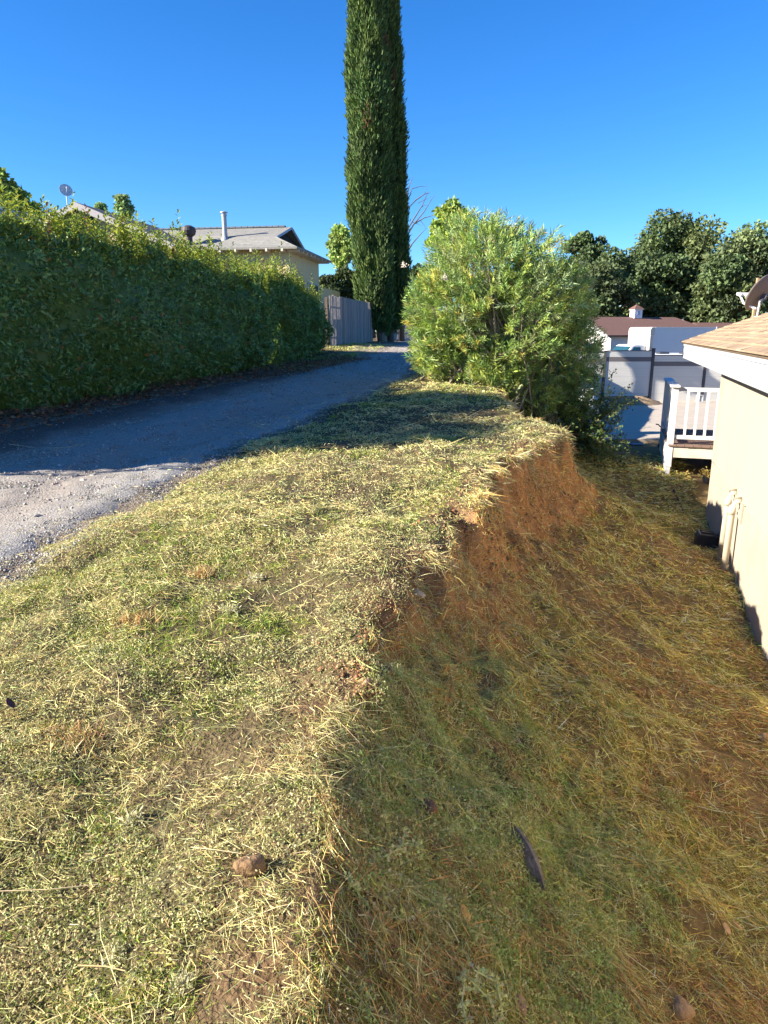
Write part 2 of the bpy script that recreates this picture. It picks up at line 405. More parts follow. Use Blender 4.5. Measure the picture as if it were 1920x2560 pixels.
x, y, u, v, d, gp = [a[keep] for a in (x, y, u, v, d, gp)]
n = len(x); N, z = gnormal(u, v); tt = v - crest(u)
Dr = unit(N * .55 + rng.normal(size=(n, 3)) * [.6, .6, .22])
L = rng.uniform(.014, .036, n) * (.6 + .9 * sstep(.35, .7, gp)) * (1 + .03 * d); W = np.maximum(.0020, .00068 * d) * rng.uniform(.7, 1.3, n)
Cg = np.where((tt < .1)[:, None], pick([(.24, .35, .06), (.34, .42, .08), (.46, .46, .13), (.15, .25, .045), (.60, .52, .19)], [3, 3, 2, 2, 2], n),
              pick([(.24, .34, .055), (.34, .40, .07), (.46, .44, .10), (.16, .24, .045), (.62, .50, .14)], [3, 3, 2, 2, 2], n))
V, T = ribbons(np.stack([x, y, z - .004], -1), Dr, L, W, rng.normal(size=(n, 3)) * [.011, .011, .004] - [0, 0, .006])
o = np_mesh('grass', V, T, rep(Cg, 5), M_blade); tag(o, 'short green grass growing on bank and yard', 'grass', kind='stuff')
print('grass', n)

# mown clippings and straw lying over it
x, y, u, v, d = sample(900000, m=5, jit=.014)
tt = v - crest(u); gp = fbm(x, y, 1.7, 3, 31); gp2 = fbm(x, y, 6, 2, 32); face = FACE(u, v)
keep = ~lane_mask(u, v) & (v > -4.4 - np.maximum(0, u - 13) * .5) & ~on_house(u, v) & ~((u > 15.4) & (tt > 1.2))
edge_ = 1 - .8 * sstep(-.45, -.08, tt) * (tt < .02) * sstep(.42, .56, fbm(u, v, 1.9, 3, 28)) * (u < 9); dens = edge_ * np.where(tt < 0, .17 + .66 * sstep(.40, .68, gp), .65 + .6 * sstep(.3, .6, gp)) * (1 - .2 * face) * (.25 + sstep(.28, .58, gp2)) * (1 - .6 * sstep(13, 15, u) * (tt < 0)) * (.5 + .5 * sstep(.34, .46, fbm(x, y, 1.5, 3, 23))) * np.where(tt < 0, 1.25, .8 + .4 * sstep(.38, .56, fbm(x, y, 1.1, 3, 24)))
stray = (v > lane_r(u) - .55) & (rng.random(len(x)) < .05)
keep = (keep & (rng.random(len(x)) < dens)) | (stray & lane_mask(u, v))
x, y, u, v, d, tt, face, gp2 = [a[keep] for a in (x, y, u, v, d, tt, face, gp2)]
n = len(x); N, z = gnormal(u, v)
top = tt < 0
az = np.where(top, rng.uniform(0, 2 * np.pi, n), rng.normal(R(115), 1.0, n) + np.pi * (rng.random(n) < .5))
Tn = tangent(n, N, az)
lift = np.abs(rng.normal(0, .16, n)) + np.where(top, .22, .10)
Dr = unit(Tn + N * (lift * np.where(rng.random(n) < .6, 1, -.3))[:, None])
hang = (face > .4) & (rng.random(n) < .3)
Dr[hang] = unit(np.array([.25, -.1, -1.0]) + rng.normal(size=(hang.sum(), 3)) * [.6, .6, .5])
L = np.where(top, rng.gamma(2.0, .0105, n) + .010, rng.gamma(2.2, .018, n) + .016); L = L * 1.0; lg = rng.random(n) < .018; L[lg] = rng.uniform(.08, .24, lg.sum()); L = np.minimum(L, .26) * (1 + .018 * d); L[hang] *= 1.5
W = np.maximum(.0015, .00058 * d) * rng.uniform(.6, 1.35, n) * np.where(top, 1, 1.35)
h = rng.uniform(.0, .028, n) * (.5 + gp2) + .004
P = np.stack([x, y, z], -1) + N * h[:, None]
Cs = np.where(top[:, None], pick([(.72, .60, .26), (.64, .51, .21), (.80, .70, .36), (.58, .55, .22), (.44, .48, .18), (.40, .26, .11)], [4, 3, 2, 3, 2, 1], n),
              pick([(.90, .70, .23), (.82, .58, .16), (.92, .81, .38), (.70, .63, .17), (.34, .21, .07), (.30, .36, .08), (.58, .37, .12)], [4, 3, 3, 2.5, 2, 2.5, 2], n, .3))  # yard tones brightened to make up for light missing in the shade
ns_ = (~top) & (rng.random(n) < .75 * (1 - sstep(2.4, 4.2, u)) * (1 - sstep(.5, 1.5, tt + (fbm(x, y, 1.4, 3, 26) - .5) * 1.2))); Cs[ns_] = pick([(.70, .64, .26), (.48, .52, .19), (.80, .72, .34), (.34, .46, .14), (.36, .25, .11)], [3, 3, 2, 3, 1.5], int(ns_.sum()))
fr = pick([(.70, .40, .13), (.56, .30, .10), (.82, .60, .24), (.66, .58, .20), (.44, .44, .14)], [3, 2, 3, 2, 1], n)
Cs = np.where((face > .35)[:, None], fr, Cs); br_ = (~top) & (fbm(x, y, 1.1, 3, 24) < .45) & (rng.random(n) < .45); Cs[br_] = pick([(.52, .30, .12), (.42, .23, .09), (.62, .42, .18)], [3, 2, 2], int(br_.sum()))
V, T = ribbons(P, Dr, L, W, (rng.normal(size=(n, 3)) * [.5, .5, .12]) * (L * .45)[:, None])
o = np_mesh('grass_clippings', V, T, rep(Cs, 5), M_straw); tag(o, 'dry mown straw lying over bank and yard', 'dry grass', kind='stuff')
print('straw', n)

# turf hanging over the broken edge
n = 16000
u = np.exp(rng.uniform(math.log(1.9), math.log(12.5), n)); v = crest(u) + rng.normal(.01, .07, n) - (fbm(u, crest(u), 1.6, 3, 3) - .5) * .3; k = fbm(u, v, 1.7, 2, 27) > .40; u, v = u[k], v[k]; n = len(u)
x, y = to_xy(u, v); d = np.sqrt(x * x + y * y + 2.4); N, z = gnormal(u, v)
out = np.array([CA, -SA, 0]); Dr = unit(out * .8 + rng.normal(size=(n, 3)) * [.6, .6, .35] + [0, 0, .1])
V, T = ribbons(np.stack([x, y, z + rng.uniform(0, .02, n)], -1), Dr, rng.gamma(2.2, .022, n) + .02, np.maximum(.0017, .00062 * d), rng.normal(size=(n, 3)) * .02 - np.array([0, 0, .04]))
o = np_mesh('edge_turf', V, T, rep(pick([(.66, .54, .24), (.52, .46, .19), (.74, .64, .34), (.34, .38, .14), (.40, .25, .11)], [3, 3, 2, 2, 2], n), 5), M_straw); tag(o, 'dry turf hanging over the broken edge of the bank', 'dry grass', kind='stuff')

# crumbled grey-green weed leaf near the camera
nc = 14000
x, y, u, v, d = sample(nc, 1.75, 9)
k = (v < crest(u) + .6) & ~lane_mask(u, v) & (fbm(x, y, 2.2, 3, 41) > .44)
x, y, d = x[k], y[k], d[k]
m = 17; xs = np.repeat(x, m) + rng.normal(0, .035, len(x) * m); ys = np.repeat(y, m) + rng.normal(0, .035, len(x) * m); ds = np.repeat(d, m)
us, vs_ = to_uv(xs, ys); n = len(xs); N, z = gnormal(us, vs_)
P = np.stack([xs, ys, z], -1) + N * rng.uniform(.004, .04, n)[:, None]
base = pick([(.56, .51, .26), (.44, .45, .20), (.68, .57, .30), (.32, .36, .15)], [3, 3, 2, 2], len(x), .12)
V, T = leaves(P, unit(rng.normal(size=(n, 3)) + N * .5), unit(rng.normal(size=(n, 3)) + N), rng.uniform(.006, .013, n) * (.7 + .14 * ds), rng.uniform(.0035, .007, n) * (.7 + .14 * ds))
o = np_mesh('weed_crumbs', V, T, rep(np.clip(rep(base, m) * (1 + rng.normal(0, .15, (n, 1))), 0, .9), 4), M_blade); tag(o, 'crumbled grey-green weed leaf strewn on bank', 'weed litter', kind='stuff')

# tangled small-leaved weeds on the near slope
nc = 9500; u = np.exp(rng.uniform(math.log(.9), math.log(4.6), nc)); tt = rng.uniform(.1, 1.6, nc); v = crest(u) + tt; x, y = to_xy(u, v)
k = (fbm(x, y, 1.8, 3, 43) > .36 + .16 * sstep(.7, 1.5, tt) + .12 * sstep(2.6, 4.2, u)); x, y = x[k], y[k]; m = 16
ax = rng.uniform(0, 6.28, len(x)); f = np.tile(np.linspace(-1, 1, m), len(x)); Ls = rng.uniform(.02, .09, len(x))
xs = np.repeat(x, m) + np.cos(np.repeat(ax, m)) * f * np.repeat(Ls, m) + rng.normal(0, .007, len(f)); ys = np.repeat(y, m) + np.sin(np.repeat(ax, m)) * f * np.repeat(Ls, m) + rng.normal(0, .007, len(f))
us, vs_ = to_uv(xs, ys); n = len(xs); N, z = gnormal(us, vs_); hgt = np.repeat(rng.uniform(.005, .055, len(x)), m) * (1 - .4 * f ** 2)
base = pick([(.36, .46, .15), (.50, .56, .24), (.26, .36, .11), (.64, .60, .30), (.56, .46, .22)], [3, 3, 2.5, 2, 1.2], len(x), .15)
P = np.stack([xs, ys, z], -1) + N * hgt[:, None]
V, T = leaves(P, unit(rng.normal(size=(n, 3)) + N * .4), unit(rng.normal(size=(n, 3)) + N), rng.uniform(.008, .018, n), rng.uniform(.004, .008, n))
k2 = np.arange(len(x)) * m; Ps = P[k2]; Ds = P[k2 + m - 1] - P[k2]; Ln_ = np.linalg.norm(Ds, axis=1)
V2, T2 = ribbons(Ps, unit(Ds), Ln_ * 1.05, np.full(len(Ps), .0026), np.zeros((len(Ps), 3)) + [0, 0, .005])
V, T, Cq = join([(V, T, rep(np.clip(rep(base, m) * (1 + rng.normal(0, .18, (n, 1))), 0, .9), 4)), (V2, T2, rep(np.clip(base * 1.15, 0, .9), 5))])
o = np_mesh('weed_tangle', V, T, Cq, M_blade); tag(o, 'tangle of small-leaved green weeds on the near slope', 'weeds', kind='stuff')

# gravel on the lane
def pebbles(P, r, col):
    n = len(P)
    b = np.array([(1, 0, 0), (-1, 0, 0), (0, 1, 0), (0, -1, 0), (0, 0, 1), (0, 0, -1)], float)
    F = np.array([(0, 2, 4), (2, 1, 4), (1, 3, 4), (3, 0, 4), (2, 0, 5), (1, 2, 5), (3, 1, 5), (0, 3, 5)])
    a = rng.uniform(0, 6.28, n); ca, sa = np.cos(a), np.sin(a)
    S = r[:, None, None] * b[None] * rng.uniform(.6, 1.35, (n, 6, 1)) * np.stack([np.ones(n), rng.uniform(.6, 1, n), rng.uniform(.45, .8, n)], -1)[:, None, :]
    S = S + rng.normal(0, .12, S.shape) * r[:, None, None]
    V = np.stack([S[..., 0] * ca[:, None] - S[..., 1] * sa[:, None], S[..., 0] * sa[:, None] + S[..., 1] * ca[:, None], S[..., 2]], -1) + P[:, None]
    return V.reshape(-1, 3), (np.arange(n)[:, None, None] * 6 + F).reshape(-1, 3), np.repeat(col, 6, 0)
n = 330000
u = np.exp(rng.uniform(math.log(1.6), math.log(26), n)); q = rng.uniform(-.12, 3.7, n); v = lane_r(u) - q
x, y = to_xy(u, v); dens = .55 + .35 * np.exp(-((q - .5) / .5) ** 2) + .35 * np.exp(-((q - 1.85) / .5) ** 2)
dens *= .35 + .8 * sstep(.35, .6, fbm(x, y, 1.5, 3, 51))
dens *= np.where(q > 2.7, .12, 1); k = (rng.random(n) < dens * .75) & (np.abs(x) < .7 * y + 2.5)
x, y, u, v = x[k], y[k], u[k], v[k]; d = np.hypot(x, y); n = len(x)
r = np.clip(rng.lognormal(math.log(.0055), .42, n), .003, .019) * (.75 + .035 * d)
P = np.stack([x, y, gz(u, v) + .006 + r * .2], -1)
V, T, Cc = pebbles(P, r, pick([(.40, .37, .33), (.30, .28, .26), (.52, .48, .41), (.20, .20, .20), (.42, .33, .25)], [4, 3, 2, 2, 1.5], n, .15))
o = np_mesh('gravel', V, T, Cc, M_stone); tag(o, 'loose grey gravel on the lane', 'gravel', kind='stuff')

# crumbs and clods of soil on the broken face of the bank
n = 16000
u = np.exp(rng.uniform(math.log(2.2), math.log(12), n)); t_ = np.concatenate([rng.normal(.12, .2, n // 2), rng.uniform(.0, .9, n - n // 2)]); t_ = np.where((t_ < -.03) & (rng.random(n) < .5), .1 - t_, t_); v = crest(u) + t_
x, y = to_xy(u, v); k = fbm(x, y, 2.5, 3, 55) > .47; x, y, u, v = x[k], y[k], u[k], v[k]; n = len(x); d = np.hypot(x, y)
r = np.clip(rng.lognormal(math.log(.008), .55, n), .003, .026)
V, T, Cc = pebbles(np.stack([x, y, gz(u, v) + r * .2], -1), r, pick([(.33, .18, .085), (.27, .145, .07), (.38, .24, .12), (.30, .19, .10)], [3, 3, 2, 2], n))
o = np_mesh('soil_crumbs', V, T, Cc, M_ground); tag(o, 'red-brown crumbs of soil on the broken bank face', 'soil crumbs', kind='stuff')

# fallen leaves under the hedge
n = 5200
u = rng.uniform(4, 19, n); v = lane_l(u) + rng.normal(-.15, .38, n); x, y = to_xy(u, v)
z = gz(u, v) + rng.uniform(.0, .03, n) + .05
V, T = leaves(np.stack([x, y, z], -1), unit(rng.normal(size=(n, 3)) * [1, 1, .25]), unit(rng.normal(size=(n, 3)) * [.5, .5, 1] + [0, 0, .6]), rng.uniform(.05, .09, n), rng.uniform(.025, .045, n))
o = np_mesh('leaf_litter', V, T, rep(pick([(.26, .12, .06), (.32, .17, .08), (.18, .10, .06), (.36, .24, .12)], [3, 2, 3, 1], n), 4), M_leaf); tag(o, 'brown fallen leaves along the foot of the hedge', 'fallen leaves', kind='stuff')

# ------------------------------------------------------------------ hedges
def hedge(u0, u1, vf, zt, thick, nleaf, label, tones, seed, group):
    """vf(u): front plane; zt(u): top height; leaves over a bulging rounded box"""
    zt0 = zt; zt = lambda q_: zt0(q_) - .34
    um = (u0 + u1) / 2; bx, by = to_xy(um, vf(um) - thick / 2); bz = float(gz(um, vf(um) - thick / 2)) 
    root = thing('hedge', label, 'hedge', (bx, by, bz), 0, group)
    off = np.array([bx, by, bz])
    def surf(u, s):
        """s in 0..1: up the front, over the top, down the back"""
        zb = gz(u, vf(u), False) + .02; h = zt(u) - zb; per = 2 * h + thick
        l = s * per; r = .42
        f = l < h; b = l > h + thick; tp = ~f & ~b
        vv = np.where(f, vf(u), np.where(b, vf(u) - thick, vf(u) - (l - h)))
        zz = np.where(f, zb + l, np.where(b, zb + h - (l - h - thick), zb + h))
        nv = np.where(f, 1., np.where(b, -1., 0)); nzv = np.where(tp, 1., 0)
        # rounded shoulders
        ed = np.where(f, h - l, np.where(tp, np.minimum(l - h, h + thick - l), l - h - thick)); k = np.clip(1 - ed / r, 0, 1) ** 2
        cv = np.where(vv > vf(u) - thick / 2, 1., -1.)
        nv = nv * (1 - k * .5) + cv * k * .5 * (tp); nzv = nzv * (1 - .5 * k) + k * .5 * (~tp)
        vv = vv - cv * k * .16; zz = zz - k * .13
        # leaning foot
        vv = vv - np.where(f, .25 * np.exp(-(l / .35) ** 2), 0)
        e = np.minimum(u - u0, u1 - u); k2 = np.clip(1 - e / .5, 0, 1) ** 2
        vv = vv - cv * k2 * .35; zz = zz - k2 * .3 * (zz - zb) / np.maximum(h, .1)
        return vv, zz, nv, nzv
    ends = int(nleaf * .10); u = np.concatenate([rng.uniform(u0, u1, nleaf), np.full(ends, u1) if True else 0])
    s = np.where(rng.random(nleaf) < .62, rng.uniform(.0, .45, nleaf), np.where(rng.random(nleaf) < .8, rng.uniform(.38, .66, nleaf), rng.uniform(.6, 1, nleaf)))
    u = u[:nleaf]
    vv, zz, nv, nzv = surf(u, s)
    lump = (fbm(u + vv * .7, zz, 1.5, 3, seed) - .45) * .55 + (fbm(u + vv * .5, zz + vv, 4, 2, seed + 1) - .5) * .42
    depth = lump - rng.exponential(.05, nleaf) 
    vv = vv + nv * depth; zz = zz + nzv * depth
    x, y = to_xy(u, vv); P = np.stack([x, y, zz], -1)
    nx, ny = nv * CA, -nv * SA; N = unit(np.stack([nx, ny, nzv], -1) + rng.normal(0, .15, (nleaf, 3)))
    # end wall
    if ends:
        ve = vf(u1) - rng.uniform(.1, thick - .1, ends); zb = gz(np.full(ends, u1), ve, False); ze = zb + (zt(np.full(ends, u1)) - zb) * rng.uniform(0, .95, ends)
        ue = u1 + (fbm(ve, ze, 2.0, 3, seed + 2) - .6) * .7 - .1
        xe, ye = to_xy(ue, ve); P = np.concatenate([P, np.stack([xe, ye, ze], -1)])
        N = np.concatenate([N, unit(np.array([SA, CA, .1]) + rng.normal(0, .2, (ends, 3)))]); nzv = np.concatenate([nzv, np.zeros(ends)])
    n = len(P)
    D = unit(N * .45 + rng.normal(0, .5, (n, 3)) + np.stack([np.zeros(n), np.zeros(n), np.where(nzv > .5, .7, -.15)], -1))
    Ln = rng.uniform(.065, .125, n)
    nn = unit(N + rng.normal(0, .45, (n, 3)) + [0, 0, .35])
    Cc = pick(tones, [5, 4, 2, .15][:len(tones)], n, .2)
    V1, T1 = leaves(P, D, nn, Ln, Ln * rng.uniform(.34, .46, n)); parts = [(V1, T1, rep(Cc, 4))]
    # young shoots standing above the top, leaf colour lightened to look sunlit
    ns = int((u1 - u0) * 62); us = rng.uniform(u0 + .2, u1 - .2, ns); ws = rng.uniform(-.05, thick * .75, ns)
    hs_ = np.clip(rng.normal(.58, .16, ns), .25, 1.15); xs, ys = to_xy(us, vf(us) - ws - .1); zs = zt(us) - .15 - .6 * np.clip(.25 - ws, 0, .4)
    stem = MB()
    k = 20
    fr = np.tile(np.linspace(.15, 1, k), ns); lean = rng.normal(0, .12, (ns, 2))
    P2 = np.stack([np.repeat(xs, k) + np.repeat(lean[:, 0] * hs_, k) * fr, np.repeat(ys, k) + np.repeat(lean[:, 1] * hs_, k) * fr, np.repeat(zs, k) + np.repeat(hs_, k) * fr], -1)
    a2 = np.tile(np.arange(k) * 2.4, ns); D2 = unit(np.stack([np.cos(a2), np.sin(a2), np.full(len(a2), .75)], -1) + rng.normal(0, .15, (len(a2), 3)))
    V2, T2 = leaves(P2, D2, unit(np.array([0, 0, 1.]) + rng.normal(0, .3, (len(a2), 3))), rng.uniform(.07, .125, len(a2)), rng.uniform(.028, .048, len(a2)))
    c2 = pick([(.28, .34, .06), (.36, .39, .075), (.19, .27, .06)], [3, 2, 2], len(a2), .15); c2[np.repeat(rng.random(ns) < .03, k)] = (.26, .14, .08)
    parts.append((V2, T2, rep(c2, 4)))
    # inner mass of twiggy leaf so the far side does not show through
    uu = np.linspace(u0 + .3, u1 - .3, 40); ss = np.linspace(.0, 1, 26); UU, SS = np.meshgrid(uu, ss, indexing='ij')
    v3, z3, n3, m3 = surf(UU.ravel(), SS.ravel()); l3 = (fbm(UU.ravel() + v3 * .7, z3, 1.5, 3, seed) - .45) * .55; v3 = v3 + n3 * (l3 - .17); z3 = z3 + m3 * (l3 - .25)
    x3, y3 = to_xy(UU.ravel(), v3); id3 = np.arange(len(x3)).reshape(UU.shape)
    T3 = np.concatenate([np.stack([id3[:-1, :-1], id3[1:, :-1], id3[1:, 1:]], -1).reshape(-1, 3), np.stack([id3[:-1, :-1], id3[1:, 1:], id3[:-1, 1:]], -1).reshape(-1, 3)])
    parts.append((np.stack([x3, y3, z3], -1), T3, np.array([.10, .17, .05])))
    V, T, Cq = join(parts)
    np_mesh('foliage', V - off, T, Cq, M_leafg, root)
    tb = MB()
    for uu_ in np.arange(u0 + .4, u1 - .2, .55):
        vv_ = vf(uu_) - thick * .35 + random.uniform(-.15, .15); px, py = to_xy(uu_, vv_); pz = float(gz(uu_, vv_)) - .05
        for q_ in range(2):
            e = Vector((px + random.uniform(-.3, .3), py + random.uniform(-.3, .3), pz + random.uniform(.7, 1.2)))
            tb.tube([Vector((px, py, pz)) - Vector(off), (Vector((px, py, pz)) * .5 + e * .5) + Vector((.05, 0, 0)) - Vector(off), e - Vector(off)], [.03, .022, .014], 5)
    tb.build('stem', M_bark, root)
    return root
HT = [(.17, .27, .08), (.12, .21, .065), (.24, .33, .085), (.40, .15, .045)]
hedge(3.4, 15.9, lambda u: np.interp(u, [0, 8.6, 11, 16], [-8.1, -8.1, -7.75, -7.65]), lambda u: np.interp(u, [3.4, 4.7, 5.1, 5.7, 6.3, 7, 7.5, 8.2, 12, 13.5, 14.6, 15.9], [2.9, 2.8, 2.4, 2.45, 2.9, 3.05, 2.85, 1.74, 1.70, 1.64, 1.5, 1.2]), 1.7, 46000,  # heights left of the view are shaped to throw the bank's shadow
      'long tall leafy hedge clipped flat on its lane side, nearest on left', HT, 61, 'hedges along the lane')
hedge(15.8, 20.3, lambda u: np.interp(u, [15, 18, 21], [-7.75, -7.75, -7.95]), lambda u: np.interp(u, [15.8, 16.6, 18, 19.4, 20.3], [1.45, 1.62, 1.5, 1.2, .75]), 1.9, 20000,
      'shorter leafy hedge with sunlit top beside the grey board fence', HT, 71, 'hedges along the lane')

# ------------------------------------------------------------------ oleander and rose bush on the bank
def willow_bush(px, py, Y, name, label, cat):
    c = at(px, py, Y); bz = float(gxy(c[0], c[1])); root = thing(name, label, cat, (c[0], c[1], bz)); off = np.array([c[0], c[1], bz])
    st = MB(); Ps, Ds, Ws = [], [], []
    LB = [(1240, 775, 0, 1.68, .32), (1110, 775, -.35, .80, .12), (1190, 655, .1, .98, .12), (1350, 770, .1, 1.02, .17), (1408, 890, .1, .80, .13), (1430, 985, .1, .60, .07), (1240, 930, -.5, .72, .1), (1330, 985, -.3, .6, .07), (1085, 880, -.3, .55, .05)]
    LP = np.array([l_[4] for l_ in LB]); LP /= LP.sum(); ntip = 4300; g = 0
    base = np.array([c[0], c[1], bz])
    for i in range(ntip):
        dvec = rng.normal(size=3); dvec /= np.linalg.norm(dvec)
        lb_ = LB[rng.choice(len(LB), p=LP)]; cen = at(lb_[0], lb_[1], Y + lb_[2]); rad = np.array([1, 1, .98]) * lb_[3]
        if dvec[2] < -.75 and rng.random() < .5: dvec[2] *= -1
        rr = rng.uniform(.55, 1.0) ** .5
        lob = .86 + .3 * float(fbm(np.array([dvec[0] * 2 + 5]), np.array([dvec[2] * 2 + dvec[1]]), 1.3, 2, 81)[0])
        tip = cen + dvec * rad * rr * lob
        
        gnd = float(gxy(tip[0], tip[1]))
        if tip[2] < gnd + .12: tip[2] = gnd + .12 + rng.random() * .3
        out = dvec * [1., 1., .6] + np.array([0, 0, .5]) + rng.normal(0, .35, 3); out /= np.linalg.norm(out)
        Ls = rng.uniform(.22, .42); start = tip - out * Ls
        k = 20; f = np.linspace(.1, 1, k)
        P = start + out * (Ls * f)[:, None]
        a = rng.uniform(0, 6.28) + np.arange(k) * 2.1
        s1 = np.cross(out, [0.1, .3, 1]); s1 /= np.linalg.norm(s1); s2 = np.cross(out, s1)
        D = (np.cos(a)[:, None] * s1 + np.sin(a)[:, None] * s2) * (1.05 - .55 * f)[:, None] + out * (.55 + .5 * f)[:, None]
        Ps.append(P); Ds.append(D + rng.normal(0, .12, (k, 3)))
        if i % 16 == 0:
            b0 = base + np.array([rng.normal(0, .55), rng.normal(0, .45), 0]); b0[2] = float(gxy(b0[0], b0[1])) - .05
            mid = b0 * .5 + start * .5 + np.array([0, 0, .25]); st.tube([b0 - off, mid - off, start - off, tip - off], [.022, .016, .009, .004], 4, False)
    P = np.concatenate(Ps); D = unit(np.concatenate(Ds)); n = len(P)
    tone = np.repeat(pick([(.27, .38, .10), (.20, .30, .09), (.37, .45, .11), (.35, .43, .20), (.52, .46, .12)], [4, 4, 3, 3, .7], ntip, .15), 20, 0)
    Cc = np.clip(tone * (1 + rng.normal(0, .15, (n, 1))), .01, .8); dead = rng.random(n) < .012; Cc[dead] = (.42, .27, .13)
    V, T = leaves(P, D, unit(rng.normal(size=(n, 3)) + [0, 0, .8]), rng.uniform(.075, .145, n), rng.uniform(.014, .026, n), .15)
    np_mesh('foliage', V - off, T, rep(Cc, 4), M_leaf, root)
    st.build('stem', mat('oleander_stem', (.26, .21, .15), .9, .3, 12), root)
    # a few heads of white flower
    for (fx, fy, dd) in ((1011, 660, -1.2), (1112, 695, -1.7), (1450, 655, .2)):
        fc = at(fx, fy, Y + dd); k = 26
        Pf = fc + rng.normal(0, .025, (k, 3)); Vf, Tf = leaves(Pf, unit(rng.normal(size=(k, 3)) + [0, -.3, .6]), unit(rng.normal(size=(k, 3))), np.full(k, .035), np.full(k, .025))
        np_mesh('flower_head', Vf - off, Tf, np.tile([[.72, .62, .52]], (len(Vf), 1)), M_leaf, root)
    return root
willow_bush(1270, 985, 13.9, 'oleander_bush', 'huge round oleander bush with narrow leaves growing over edge of bank', 'bush')

def rose_bush():
    c = hit(1440, 1120); root = thing('rose_bush', 'low straggly bush with dark oval leaves at the foot of the bank under the oleander', 'bush', tuple(c)); off = c
    st = MB(); Ps = []; Ds = []
    tips = [(1535, 925, 13.1), (1575, 968, 13.0), (1555, 985, 13.1), (1590, 1000, 13.0), (1520, 985, 13.2), (1500, 1010, 13.2), (1545, 1030, 13.0), (1555, 1065, 12.9), (1530, 1095, 12.8), (1545, 1125, 12.6), (1500, 1060, 13.0), (1470, 1000, 13.3), (1460, 1045, 13.2), (1480, 1090, 12.9), (1430, 1030, 13.2), (1415, 1080, 12.9), (1525, 1135, 12.5), (1500, 1130, 12.5), (1400, 1040, 13.2), (1450, 1090, 12.8), (1380, 1080, 12.9), (1540, 1010, 13.1), (1510, 950, 13.2), (1440, 985, 13.3)]
    for k in range(90):
        a = random.choice(tips[4:]); tips.append((a[0] + random.gauss(-8, 28), a[1] + random.gauss(8, 28), a[2] + random.uniform(-.3, .5)))
    for tx, ty, Y in tips:
        tp = at(tx, ty, Y); g0 = float(gxy(tp[0], tp[1]))
        if tp[2] < g0 + .08: tp[2] = g0 + .08 + random.random() * .2
        b = c + np.array([random.uniform(-.25, .45), random.uniform(-.2, .35), 0]); b[2] = float(gxy(b[0], b[1])) - .04
        mid = b * .45 + tp * .55 + np.array([random.uniform(-.1, .1), 0, .15])
        pts = [b, b * .5 + mid * .5 + [0, 0, .06], mid, tp]; st.tube([q_ - off for q_ in pts], [.009, .008, .006, .003], 5, False)
        k = 38; f = rng.uniform(.3, 1.02, k)
        for j in range(k):
            q_ = mid + (tp - mid) * max(0, (f[j] - .4) / .6) if f[j] > .4 else b * .3 + mid * .7
            Ps.append(q_ + rng.normal(0, .035, 3)); Ds.append(rng.normal(size=3) + [0, 0, .2])
    P = np.array(Ps); D = unit(np.array(Ds)); n = len(P)
    V, T = leaves(P, D, unit(rng.normal(size=(n, 3)) + [0, 0, .8]), rng.uniform(.035, .075, n), rng.uniform(.022, .045, n))
    np_mesh('foliage', V - off, T, rep(pick([(.07, .12, .035), (.10, .15, .04), (.16, .19, .05)], [3, 3, 1.2], n), 4), M_leaf, root)
    st.build('stem', mat('rose_cane', (.20, .16, .09), .8, .2, 12), root)
rose_bush()

